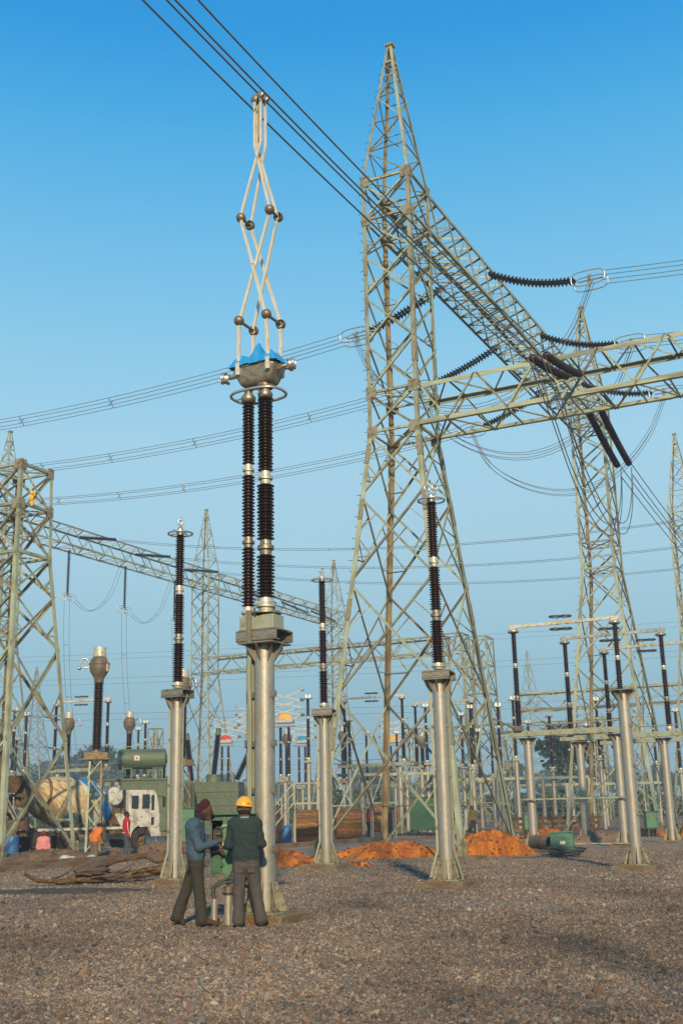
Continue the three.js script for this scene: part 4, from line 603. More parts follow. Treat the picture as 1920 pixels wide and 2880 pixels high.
stairs('steel stairs with a landing right of the pantograph column', V(-2.7, 0, -57.6), 0.1);
stairs('steel stairs behind the middle post insulator', V(1.3, 0, -66), 0.1);
// ---------------------------------------------------------------- far fence
{ const g = thing('wire_fence', 'low fence with forked post tops running behind the equipment', 'fence', [0, 0, 0]); for (let i = 0; i <= 22; i++) { const p = V(-22 + i * 2.6, 0, -92 + Math.sin(i * 0.4) * 0.3); part(g, 'fence_post', merge([squareRod(p, p.clone().setY(2.1), 0.065), squareRod(p.clone().setY(2.1), p.clone().add(V(0.3, 2.5, 0)), 0.045), squareRod(p.clone().setY(2.1), p.clone().add(V(-0.3, 2.5, 0)), 0.045)]), M.greenSteel); } for (const y of [0.6, 1.1, 1.6, 2.0]) part(g, 'fence_rail', squareRod(V(-22, y, -92), V(35.2, y, -92), 0.02), M.greenSteel); }
// ---------------------------------------------------------------- power transformer
{ const g = thing('power_transformer', 'large green power transformer with a cylindrical oil tank on top', 'transformer', [-15.0, 0, -80], 0.18);
  part(g, 'main_tank', boxUV(rbox(5.6, 3.4, 2.6, 0.04, 0.6, 2.2, 0)), M.tank); for (let i = 0; i < 9; i++) part(g, 'stiffener', boxUV(box(0.1, 3.3, 0.14, -2.0 + i * 0.62, 2.2, 1.36)), M.tank); part(g, 'tank_rim', box(5.8, 0.12, 2.8, 0.6, 3.95, 0), M.tank); part(g, 'plinth_skid', box(5.4, 0.5, 2.4, 0.6, 0.25, 0), M.concrete);
  for (const [x, w] of [[-2.9, 0.9], [3.9, 0.8]]) for (let i = 0; i < 9; i++) part(g, 'radiator_fin', box(0.05, 2.7, 1.8, x - w / 2 + i * w / 8, 2.3, 0.2), M.tank);
  const c = part(g, 'oil_conservator', uvs(new THREE.CapsuleGeometry(0.68, 2.6, 1, 28).rotateZ(Math.PI / 2), 3, 1), M.tank); c.geometry = uvs(lathe([[0.001, -1.7], [0.5, -1.68], [0.66, -1.6], [0.69, -1.5], [0.69, 1.5], [0.66, 1.6], [0.5, 1.68], [0.001, 1.7]], 28).rotateZ(Math.PI / 2), 3, 1); c.position.set(0.7, 5.35, 0.3);
  part(c, 'end_flange', new THREE.CylinderGeometry(0.3, 0.3, 0.06, 20).rotateZ(Math.PI / 2).translate(1.72, 0, 0), M.greenDark); part(c, 'warning_sign', box(0.36, 0.34, 0.02, -0.35, 0.05, 0.7), std({ color: C(0.6, 0.52, 0.42), roughness: 0.7 })); { const s = new THREE.Shape(); s.moveTo(-0.1, -0.08); s.lineTo(0.1, -0.08); s.lineTo(0, 0.1); part(c, 'warning_triangle', new THREE.ExtrudeGeometry(s, { depth: 0.01, bevelEnabled: false }).translate(-0.35, 0.05, 0.71), std({ color: C(0.5, 0.06, 0.03), roughness: 0.7 })); }
  for (const x of [-0.3, 1.8]) part(g, 'conservator_leg', merge([boxUV(box(0.12, 1.0, 0.7, x - 0.3, 4.4, 0.3)), boxUV(box(0.12, 1.0, 0.7, x + 0.3, 4.4, 0.3)), box(0.7, 0.08, 0.8, x, 4.72, 0.3)]), M.tank);
  part(g, 'guard_rail', merge([rod(V(-0.6, 6.2, 0.3), V(2.1, 6.25, 0.3), 0.03, 5), rod(V(-0.6, 4.4, 0.9), V(-0.6, 6.2, 0.3), 0.03, 5), rod(V(2.1, 5.9, 0.3), V(2.1, 6.25, 0.3), 0.03, 5)]), M.greenSteel);
  for (const [x, z, dx, dy] of [[3.3, 0.2, -0.55, 2.6], [2.2, -0.6, 0, 1.8]]) { const b = part(g, 'bushing', sheds(0.13, 0.24, dy, 0.09, 12), M.porcelain); b.position.set(x, 3.95, z); b.rotation.z = -Math.atan2(dx, dy) * 1; part(b, 'bushing_cap', cyl(0.1, 0.08, 0.2, 10, 0, dy, 0), M.aluminium); } }
{ const g = thing('reactor_tank', 'dark green transformer tank with slanted bushings behind the workers', 'transformer', [-9.7, 0, -83], -0.1); part(g, 'main_tank', boxUV(rbox(4.2, 3.3, 2.2, 0.05, 0, 2.1, 0)), M.tank); for (let i = 0; i < 3; i++) part(g, 'stiffener', box(4.3, 0.1, 2.3, 0, 1.2 + i * 0.95, 0), M.tank); part(g, 'turret', uvs(cyl(0.6, 0.5, 0.6, 18, 0.1, 3.7, 0), 1, 1), M.tank);
  for (const [x, a, h] of [[-1.5, 0.12, 2.9], [0.1, -0.1, 3.2], [1.8, -0.45, 3.3]]) { const b = part(g, 'bushing', sheds(0.15, 0.27, h, 0.09, 14), M.porcelain); b.position.set(x, 3.9, 0.2); b.rotation.z = a; part(b, 'bushing_head', cyl(0.2, 0.18, 0.5, 12, 0, h, 0), M.tank); } }
// ---------------------------------------------------------------- distant rows: single posts, part folded pantographs
function farPost(label, p, h = 4.2, col = true, s = 1) { const g = thing('support_insulator', label, 'insulator', [p.x, 0, p.z]); part(g, 'column', uvs(cyl(0.15, 0.14, h, 12), 1, h * 0.8), M.galv); part(g, 'head_plate', box(0.5, 0.12, 0.5, 0, h, 0), M.greenSteel);
  stack(g, 0, 0, [[h + 0.25, h + 1.35, 0.15 * s], [h + 1.5, h + 2.65, 0.14 * s], [h + 2.8, h + 3.9, 0.13 * s]], { n: 9, pitch: 0.11, foot: 0.2 }); part(g, 'terminal_plate', merge([cyl(0.32, 0.32, 0.04, 12, 0, h + 3.92, 0), box(0.12, 0.25, 0.06, -0.1, h + 4.05, 0), box(0.12, 0.25, 0.06, 0.12, h + 4.05, 0)]), M.zinc); return g; }
farPost('slim post insulator with a flat cap above the oil tank', V(-14.8, 0, -84)); farPost('slim post insulator left of the mixer, seen through the tower', V(-21.0, 0, -72)); 
[[9.3, -69.5, 'behind the tower right leg'], [8.3, -76, 'between tower and first disconnector column'], [11.2, -76, 'next to the first disconnector column'], [13.4, -84, 'with far bay left of the second column'], [15.0, -84, 'with far bay right of the second column'], [16.4, -92, 'near the dark tree'], [18.6, -88, 'left of the bare column'], [20.5, -92, 'right of the bare column'], [24.2, -90, 'close to the right edge'], [0.2, -78, 'left of the tower far leg'], [3.0, -86, 'right of the tower far leg'], [5.6, -80, 'left of the front post insulator'], [6.7, -95, 'right of the front post insulator'], [-1.6, -96, 'behind the blue pantograph'], [-17.5, -96, 'behind the oil tank'], [22, -76, 'between the right edge columns'], [-6.2, -88, 'behind the helmeted worker'], [-2.4, -72, 'left of the middle post insulator'], [1.6, -92, 'under the tallest tower left side'], [4.4, -100, 'under the tallest tower middle'], [8.9, -88, 'under the tallest tower right side'], [10.6, -92, 'left of the nearest disconnector'], [12.4, -98, 'behind the nearest disconnector'], [17.2, -78, 'behind the second disconnector'], [19.4, -100, 'right of the second disconnector'], [26.5, -84, 'at the far right'], [-22.5, -80, 'behind the square topped tower'], [-26, -90, 'behind the left edge tower leg']].forEach(([x, z, w], i) => farPost(`distant brown post insulator ${w}`, V(x, 0, z), 3.6 + (i % 3) * 0.5));
for (const [x0, x1, z, y, w] of [[7.5, 17.5, -84, 3.6, 'behind the disconnector columns'], [-2, 7, -78, 3.9, 'behind the tallest tower'], [13, 25, -90, 3.2, 'near the right edge'], [-24, -15, -76, 3.6, 'behind the mixer drum']]) { const g = thing('support_girder', `pale green support girder on posts ${w}`, 'girder', [x0, 0, z]); part(g, 'girder', boxUV(box(x1 - x0, 0.2, 0.18, (x1 - x0) / 2, y, 0.3)), M.greenSteel); for (let i = 0; i <= 3; i++) part(g, 'post', uvs(cyl(0.15, 0.15, y - 0.1, 10, (x1 - x0) * i / 3, 0, 0.3), 1, 3), M.galv); }
function farPantograph(label, p, turn, coverLabel, color) { const g = thing('pantograph_disconnector', label, 'disconnector', [p.x, 0, p.z], turn); part(g, 'column', uvs(cyl(0.17, 0.17, 3.6, 12), 1, 3), M.galv); part(g, 'drive_rod', cyl(0.04, 0.04, 3.5, 6, -0.5, 0, 0), M.greenSteel); part(g, 'drive_box', boxUV(box(0.8, 0.35, 0.5, -0.1, 3.8, 0)), M.greenSteel);
  for (const x of [-0.33, 0.28]) stack(g, x, 0, [[4.15, 5.1, 0.16], [5.25, 6.3, 0.15], [6.4, 7.4, 0.14]], { n: 9, pitch: 0.11, foot: 0.15 });
  part(g, 'corona_plate', box(1.5, 0.07, 0.5, 0, 7.48, 0), M.zinc); part(g, 'gear_housing', rbox(1.3, 0.35, 0.6, 0.08, 0, 7.85, 0), M.aluminium);
  const pts = [[0.5, 7.95], [1.35, 8.25], [-1.3, 8.85], [1.3, 9.3], [-0.2, 9.65], [-1.35, 10.05]]; for (const s of [-1, 1]) for (const z of [-0.2, 0.2]) { for (let i = 0; i < 5; i++) { const a = V(s * pts[i][0], pts[i][1] - 0.05, z), b = V(s * (i ? pts[i + 1][0] : pts[1][0]) * (i % 2 ? 1 : 1), pts[i + 1][1] - 0.05, z); part(g, 'scissor_arm', squareRod(a, b, 0.045), M.arm); } for (const i of [1, 3]) part(g, 'joint_ball', ball(0.11, s * pts[i][0], pts[i][1], z, 8), M.castBrown); }
  for (const s of [-1, 1]) part(g, 'contact_ball', ball(0.13, s * -1.35, 10.02, 0, 8), M.zinc).scale.set(1, 1, 1);
  const c = new THREE.SphereGeometry(0.6, 14, 8, 0, 6.2832, 0, 1.6), q = c.attributes.position; for (let i = 0; i < q.count; i++) { const n = 1 + 0.5 * fbm(q.getX(i) * 4, q.getY(i) * 4, q.getZ(i) * 4 + p.x, 2); q.setXYZ(i, q.getX(i) * 0.95 * n, q.getY(i) * 0.62 * n, q.getZ(i) * 0.5 * n); } c.computeVertexNormals();
  single('cloth_cover', coverLabel, 'cloth', c, std({ color, roughness: 0.8, side: THREE.DoubleSide }), [p.x, 8.0, p.z], turn); return g; }
farPantograph('half folded pantograph with an orange cover right of the pantograph column', V(-4.35, 0, -81), -0.3, 'orange cloth on the half folded pantograph nearest the main column', C(0.85, 0.4, 0.02));
farPantograph('half folded pantograph with a blue cover left of the middle post insulator', V(-4.1, 0, -106), -0.3, 'small blue cloth on a distant pantograph', C(0.01, 0.25, 0.5));
farPantograph('half folded pantograph with a red cover left of the pantograph column', V(-10.9, 0, -103), -0.3, 'small red cloth on a distant pantograph', C(0.6, 0.03, 0.02));
farPantograph('half folded pantograph with an orange cover behind the tallest tower', V(4.5, 0, -108), -0.3, 'orange cloth on the pantograph seen through the tallest tower', C(0.8, 0.36, 0.02));
farPantograph('half folded pantograph mostly hidden behind the main column', V(-7.6, 0, -92), -0.3, 'orange cloth hidden behind the main column', C(0.8, 0.38, 0.02));
// ---------------------------------------------------------------- distant transmission pylons and the far gantry
function pylon(label, p, h, base, arms, s) { const l = [], g = thing('transmission_pylon', label, 'pylon', arr(p), s * 0.7), at = (k, y) => { const w = (y < h * 0.62 ? base + (base * 0.32 - base) * y / (h * 0.62) : base * 0.32 * (1 - (y - h * 0.62) / (h * 0.4))) / 2; return V(COR[k][0] * w, y, COR[k][1] * w); };
  for (let k = 0; k < 4; k++) { part(g, 'leg', merge([rod(at(k, 0), at(k, h * 0.62), 0.14, 4), rod(at(k, h * 0.62), at(k, h), 0.1, 4)]), M.angle[1]); const f = []; for (let i = 0; i < 13; i++) { const y0 = h * i / 13, y1 = h * (i + 1) / 13, b = (k + 1) % 4; f.push(rod(at(k, y0), at(b, y1), 0.06, 3), rod(at(b, y0), at(k, y1), 0.06, 3)); } part(g, 'face_bracing', merge(f), M.angle[1]); }
  for (const [y, w] of arms) for (const s2 of [-1, 1]) { const a = at(0, y), tip = V(s2 * w, y + 0.4, 0); part(g, 'cross_arm', merge([rod(V(s2 * 0.5, y, 0.7), tip, 0.07, 3), rod(V(s2 * 0.5, y, -0.7), tip, 0.07, 3), rod(V(s2 * 0.5, y + 2, 0), tip, 0.07, 3)]), M.angle[1]); part(g, 'arm_insulator', rod(tip, tip.clone().add(V(s2 * 2.6, -0.5, 2)), 0.16, 5), M.disc); } return g; }
pylon('hazy transmission pylon with short arms seen between the right insulators', V(47.5, 0, -292), 41, 12, [[26, 4.5], [17, 6]], 1);
pylon('hazy transmission pylon behind the square topped tower', V(-62, 0, -226), 31, 9, [[21, 5], [15, 6]], 2);
pylon('smaller hazy pylon low behind the mixer', V(-74, 0, -255), 26, 9, [[17, 5]], 3);
tower('square topped lattice tower far behind the tallest tower', arr(E(-24.4, 75)), { levels: [[0.1, 5], [13, 2.6], [19, 2.4]], legW: 0.2, braceW: 0.11, plates: 0, spans: [{ kind: 'x', heights: [0.2, 5, 9, 13] }, { kind: 'x', heights: [13, 16, 19] }], rings: [13, 16, 19] });
beam('thin far lattice beam right of the tallest tower', E(-23, 82, 13.6), E(10, 82, 13.6), { w: 2, h: 2, panels: 16, chord: 0.2, brace: 0.1 });
// slim lattice masts and portals crowding the far bays
[[-27, 62, 9, 'left of the slender tower'], [-20, 70, 8, 'behind the orange covered pantograph'], [-12, 74, 10, 'behind the middle post insulator'], [-6, 62, 9, 'seen between the tallest tower legs'], [0, 70, 11, 'behind the large orange heap'], [4, 60, 8, 'behind the first disconnector column'], [9, 66, 10, 'behind the bare column'], [13, 58, 9, 'near the right edge column'], [-36, 50, 10, 'behind the green transformers'], [-45, 46, 9, 'behind the mixer cab']].forEach(([a, b, h, w]) =>
  tower(`slim low lattice mast ${w}`, arr(E(a, b)), { levels: [[0.1, 1.3], [h, 1.0]], legW: 0.11, braceW: 0.07, plates: 0, spans: [{ kind: 'x', heights: [0.2, h * 0.25, h * 0.5, h * 0.75, h] }], rings: [h] }));
beam('thin far lattice beam behind the middle post insulator', E(-27, 62, 9), E(-6, 62, 9), { w: 1, h: 0.9, panels: 16, chord: 0.1, brace: 0.06 });
beam('thin far lattice beam behind the bare column', E(0, 70, 10), E(22, 66, 10), { w: 1, h: 0.9, panels: 16, chord: 0.1, brace: 0.06 });
// ---------------------------------------------------------------- concrete mixer truck
{ const g = thing('mixer_truck', 'muddy white concrete mixer truck with a blue banded drum', 'truck', [-12.85, 0, -51.2], 0.72); g.scale.setScalar(0.93);
  M.truckWhite = std({ map: rustMap([0.80, 0.79, 0.74], [0.62, 0.55, 0.43], 0.5, 131), roughness: 0.45 }); M.mud = std({ map: rustMap([0.46, 0.36, 0.24], [0.34, 0.25, 0.16], 0.8, 133), roughness: 0.95 }); M.glassDark = std({ color: C(0.03, 0.04, 0.05), roughness: 0.08, metalness: 0.1 });
  part(g, 'chassis', merge([boxUV(box(7.4, 0.26, 0.16, 1.2, 0.98, 0.45)), boxUV(box(7.4, 0.26, 0.16, 1.2, 0.98, -0.45)), boxUV(box(0.2, 0.3, 1.1, -2.4, 0.95, 0)), boxUV(box(3.6, 0.1, 1.3, 0.4, 1.16, 0))]), M.mud); part(g, 'side_rail', boxUV(box(4.4, 0.12, 0.1, 0.7, 1.12, 1.15)), M.truckWhite);
  const tyre = uvs(lathe([[0.28, -0.16], [0.44, -0.17], [0.53, -0.12], [0.54, 0], [0.53, 0.12], [0.44, 0.17], [0.28, 0.16]], 26), 6, 1).rotateX(Math.PI / 2), rim = uvs(lathe([[0.001, 0.02], [0.1, 0.03], [0.12, -0.04], [0.24, -0.06], [0.29, 0.1], [0.3, 0.12]], 20), 1, 1).rotateX(Math.PI / 2);
  for (const [x, zs] of [[-1.25, [1.05, -1.05]], [0.1, [1.05, -1.05]], [4.0, [1.0, -1.0]]]) for (const z of zs) { const w = part(g, 'wheel', tyre, M.rubber); w.position.set(x, 0.54, z); part(w, 'rim', rim, M.mud).rotation.y = z < 0 ? Math.PI : 0; }
  { // drum, axis tilted up to the rear
    const prof = [[0.001, -2.35], [0.62, -2.35], [0.68, -2.1], [1.05, -1.1], [1.28, -0.1], [1.33, 0.35], [1.3, 0.9], [1.02, 1.6], [0.72, 2.05], [0.3, 2.15], [0.001, 2.15]]; const gm = lathe(prof, 40);
    const map = tex(512, 512, (u, v) => { const n = tn(u, v, 7, 141), m = tn(u, v, 40, 143, 4); let c = [0.82, 0.81, 0.75]; const t = ((u + 0.25) % 1) / 0.25, d = v - (0.38 + 0.3 * t); if (t < 2 && Math.abs(d) < 0.075) c = [0.10, 0.48, 0.72]; if (t > 1.25 && t < 2.2 && d < -0.3) c = [0.09, 0.27, 0.38]; let mudK = smooth(-0.12, 0.12, n + m * 0.5 + 0.2 * Math.cos((u - 0.02) * 6.283) - 0.55 * smooth(0.5, 0.8, v) - 0.12) * 0.75; if (v < 0.36) mudK = Math.max(mudK, 0.8 + m); return mix3(c, mix3([0.74, 0.63, 0.41], [0.56, 0.45, 0.28], smooth(-0.1, 0.2, m)), Math.min(1, Math.max(0, mudK))); });
    const d = part(g, 'drum', gm, std({ map, roughness: 0.65 })); d.rotation.z = -Math.PI / 2 - 0.2; d.position.set(0.6, 2.3, 0); part(d, 'drum_ring', new THREE.TorusGeometry(0.9, 0.07, 8, 36).rotateX(Math.PI / 2).translate(0, -1.45, 0), M.mud); part(d, 'drum_mouth', lathe([[0.62, -2.36], [0.66, -2.5], [0.4, -2.5], [0.4, -2.3]], 24), M.mud); }
  part(g, 'hopper', boxUV(new THREE.CylinderGeometry(0.75, 0.35, 0.75, 4, 1, true).rotateY(Math.PI / 4).translate(-2.45, 3.2, 0)), std({ map: M.mud.map, roughness: 0.95, side: THREE.DoubleSide })); part(g, 'chute', boxUV(new THREE.CylinderGeometry(0.3, 0.26, 1.7, 12, 1, true, 0, Math.PI).rotateZ(1.0).translate(-2.75, 1.95, 0.3)), std({ map: M.mud.map, roughness: 0.95, side: THREE.DoubleSide }));
  part(g, 'rear_frame', merge([squareRod(V(-1.9, 1.1, 0.9), V(-2.0, 2.7, 0.75), 0.14), squareRod(V(-1.9, 1.1, -0.9), V(-2.0, 2.7, -0.75), 0.14), squareRod(V(-2.0, 2.7, -0.8), V(-2.0, 2.7, 0.8), 0.14), squareRod(V(-2.4, 1.1, 0.8), V(-2.0, 2.4, 0.8), 0.1), squareRod(V(-2.4, 1.1, -0.8), V(-2.0, 2.4, -0.8), 0.1), boxUV(box(0.5, 0.5, 1.6, -2.0, 1.4, 0))]), M.mud); part(g, 'front_pedestal', merge([boxUV(box(0.4, 0.9, 1.0, 2.55, 1.55, 0)), squareRod(V(2.55, 1.1, 0.7), V(2.4, 2.0, 0.3), 0.12)]), M.mud);
  part(g, 'water_tank', uvs(lathe([[0.001, -0.95], [0.38, -0.93], [0.44, -0.86], [0.44, 0.86], [0.38, 0.93], [0.001, 0.95]], 24).rotateX(Math.PI / 2), 2, 1), M.truckWhite).position.set(2.55, 2.6, 0.1); part(g, 'hydraulic_unit', merge([boxUV(rbox(0.7, 0.6, 0.8, 0.05, 2.95, 1.55, 0.6)), rod(V(2.9, 1.3, 0.9), V(3.1, 2.0, 0.9), 0.12), box(0.3, 0.3, 0.3, 2.7, 1.9, 0.8)]), M.mud); part(g, 'side_guard', boxUV(new THREE.CylinderGeometry(0.55, 0.55, 0.04, 3).rotateX(Math.PI / 2).translate(2.95, 1.5, 1.1)), M.truckWhite);
  { const s = new THREE.Shape(); s.moveTo(3.3, 0.95); s.lineTo(3.3, 2.75); s.lineTo(3.4, 2.85); s.lineTo(4.65, 2.85); s.lineTo(4.8, 2.7); s.lineTo(4.98, 1.75); s.lineTo(5.0, 0.6); s.lineTo(4.62, 0.6); s.absarc(4.0, 0.62, 0.62, 0, Math.PI, false); s.lineTo(3.3, 0.8);
    const cab = part(g, 'cab', boxUV(new THREE.ExtrudeGeometry(s, { depth: 2.1, bevelEnabled: true, bevelSize: 0.04, bevelThickness: 0.05, bevelSegments: 2 }).translate(0, 0, -1.05), 0.5), M.truckWhite);
    for (const z of [1.115, -1.115]) { const pane = (x0, x1, y0, y1) => rbox(x1 - x0, y1 - y0, 0.02, 0.008, (x0 + x1) / 2, (y0 + y1) / 2, z); const d = part(cab, 'door', boxUV(rbox(0.86, 1.65, 0.03, 0.01, 4.3, 1.95, z * 0.995), 0.5), M.truckWhite); const win = part(cab, 'side_window', merge([pane(3.4, 3.78, 2.0, 2.62)]), M.glassDark); part(cab, 'door_window', pane(3.98, 4.42, 1.98, 2.68), M.glassDark); part(cab, 'quarter_window', pane(4.5, 4.68, 1.9, 2.65), M.glassDark); part(cab, 'lower_window', pane(4.5, 4.68, 1.2, 1.6), M.glassDark); part(cab, 'door_handle', box(0.12, 0.03, 0.03, 3.95, 1.6, z * 1.01), M.black); part(cab, 'mirror', merge([rod(V(4.85, 2.6, z), V(5.1, 2.55, z * 1.18), 0.02, 5), rbox(0.06, 0.5, 0.2, 0.02, 5.1, 2.3, z * 1.2)]), M.black); }
    part(cab, 'windscreen', box(0.02, 0.9, 1.8, 4.93, 2.25, 0).rotateZ(0), M.glassDark); part(cab, 'bumper', rbox(0.2, 0.35, 2.2, 0.04, 5.0, 0.72, 0), M.truckWhite); for (const z of [-0.8, 0.8]) part(cab, 'headlight', rbox(0.05, 0.2, 0.3, 0.02, 5.11, 0.8, z), M.zinc); part(cab, 'air_stack', cyl(0.08, 0.08, 1.5, 10, 3.15, 1.4, 0.8), M.black); } }
{ const g = thing('pipe_bundle', 'grey blue barrels lying behind the brown soil right of the mixer', 'barrels', [-8.4, 0.35, -50.6], 0.35); for (let i = 0; i < 3; i++) { const b = part(g, 'barrel', uvs(new THREE.CylinderGeometry(0.33, 0.33, 0.85, 20).rotateZ(Math.PI / 2), 1, 1), std({ map: rustMap([0.22, 0.27, 0.33], [0.35, 0.33, 0.30], 0.6, 151 + i), roughness: 0.6 })); b.position.x = i * 0.9; part(b, 'hoop', new THREE.TorusGeometry(0.335, 0.015, 5, 24).rotateY(Math.PI / 2), M.zinc); } }
{ const g = thing('broken_block', 'pale broken concrete lumps beside the kerb under the tower leg', 'rubble', [-9.9, 0.02, -41.9], 0.4); for (const [x, z, s] of [[0, 0, 0.14], [0.35, 0.1, 0.1], [-0.4, 0.15, 0.12], [0.7, -0.1, 0.16], [-0.2, -0.3, 0.18]]) { const c = new THREE.DodecahedronGeometry(s, 0); part(g, 'lump', c.scale(1.3, 0.8, 1).rotateY(x * 5).translate(x, s * 0.5, z), M.arm); } }

// ---------------------------------------------------------------- trees and bushes far behind
const leafMats = [[0.055, 0.085, 0.03], [0.045, 0.075, 0.035], [0.07, 0.105, 0.03], [0.05, 0.07, 0.04]].map(c => new THREE.MeshPhysicalMaterial({ color: C(...c), roughness: 0.9, side: THREE.DoubleSide }));
function crownGeo(n, rx, ry, leaf, lobes) { const pos = [], blobs = []; for (let i = 0; i < lobes; i++) { const a = rr(0, 6.28), q = Math.sqrt(rnd()); blobs.push([Math.cos(a) * q * rx * 0.7, rr(-0.75, 0.8) * ry * 0.8, Math.sin(a) * q * rx * 0.7, rr(0.22, 0.45) * Math.min(rx, ry)]); }
  for (let i = 0; i < n; i++) { const b = pick(blobs); let d = V(rr(-1, 1), rr(-1, 1), rr(-1, 1)); d.normalize().multiplyScalar(b[3] * (0.55 + 0.5 * rnd())); const c = V(b[0], b[1], b[2]).add(d), s = leaf * rr(0.5, 1.2), u = V(rr(-1, 1), rr(-1, 1), rr(-1, 1)).normalize().multiplyScalar(s), w = V(rr(-1, 1), rr(-1, 1), rr(-1, 1)).normalize().multiplyScalar(s * 0.7); for (const k of [[-1, 0], [0, -1], [1, 0], [-1, 0], [1, 0], [0, 1]]) { const p = c.clone().addScaledVector(u, k[0]).addScaledVector(w, k[1]); pos.push(p.x, p.y, p.z); } }
  const g = new THREE.BufferGeometry(); g.setAttribute('position', new THREE.Float32BufferAttribute(pos, 3)); g.computeVertexNormals(); return g; }
const crowns = [0, 1, 2, 3, 4].map(k => crownGeo(2600, 3.2, 3.4, 0.3, 16)), lowCrowns = [0, 1, 2].map(() => crownGeo(2600, 3.4, 2.0, 0.24, 18));
const trunkGeo = merge([rod(V(0, 0, 0), V(0.1, 4, 0), 0.28, 8, 0.16), rod(V(0.1, 4, 0), V(1.2, 6.5, 0.4), 0.13, 6, 0.05), rod(V(0.1, 3.6, 0), V(-1.1, 6.2, -0.3), 0.13, 6, 0.05), rod(V(0.1, 4, 0), V(0.2, 7.5, -0.2), 0.13, 6, 0.04)]);
const barkM = std({ color: C(0.12, 0.09, 0.06), roughness: 1 });
const where = ['behind the square topped tower', 'behind the mixer drum', 'left of the oil tank', 'behind the green transformers', 'behind the workers', 'right of the pantograph column', 'near the blue covered pantograph', 'behind the tallest tower', 'behind the wide green cabinet', 'right of the tallest tower', 'behind the disconnector columns', 'near the right edge'];
const order = ['first', 'second', 'third', 'fourth', 'fifth', 'sixth', 'seventh', 'eighth'], seenAt = {}; const nth = (k, t) => { const n = seenAt[t + k] = (seenAt[t + k] ?? -1) + 1; return order[Math.min(7, n)] + ' from the left'; };
for (let i = 0; i < 46; i++) { const z = rr(-330, -230), x = (-0.36 + 0.72 * (i + rnd()) / 46) * -z, k = Math.max(0, Math.min(11, Math.floor((x / -z + 0.34) / 0.68 * 12))), s = rr(0.8, 1.35) * (x / -z < -0.17 ? 1.45 : 1);
  const t = thing('hazy_tree', `hazy distant tree ${where[Math.max(0, k)]}, ${nth(k, 't')}`, 'tree', [x, 0, z], rr(0, 6.28), 'tree line ' + where[Math.max(0, k)]); part(t, 'trunk', trunkGeo, barkM); const c = part(t, 'crown', pick(crowns), pick(leafMats)); c.position.y = 7.2; t.scale.set(s * rr(0.9, 1.3), s, s); }
for (let i = 0; i < 34; i++) { const z = rr(-160, -125), x = (-0.36 + 0.72 * (i + rnd()) / 34) * -z, k = Math.max(0, Math.min(11, Math.floor((x / -z + 0.34) / 0.68 * 12))), s = rr(0.75, 1.2);
  const t = thing('leafy_bush', `dense green bush ${where[Math.max(0, k)]}, ${nth(k, 'b')}`, 'bush', [x, 0, z], rr(0, 6.28), 'bushes ' + where[Math.max(0, k)]); part(t, 'stem', trunkGeo, barkM).scale.setScalar(0.4); const c = part(t, 'foliage', pick(lowCrowns), leafMats[2]); c.position.y = 1.9; t.scale.set(s * 1.2, s, s); }
{ const t = thing('leafy_tree', 'dark leafy tree between the second and third columns', 'tree', [25.5, 0, -132], 1); part(t, 'trunk', trunkGeo, barkM); part(t, 'crown', crowns[1], leafMats[0]).position.y = 6.6; t.scale.setScalar(1.25); }

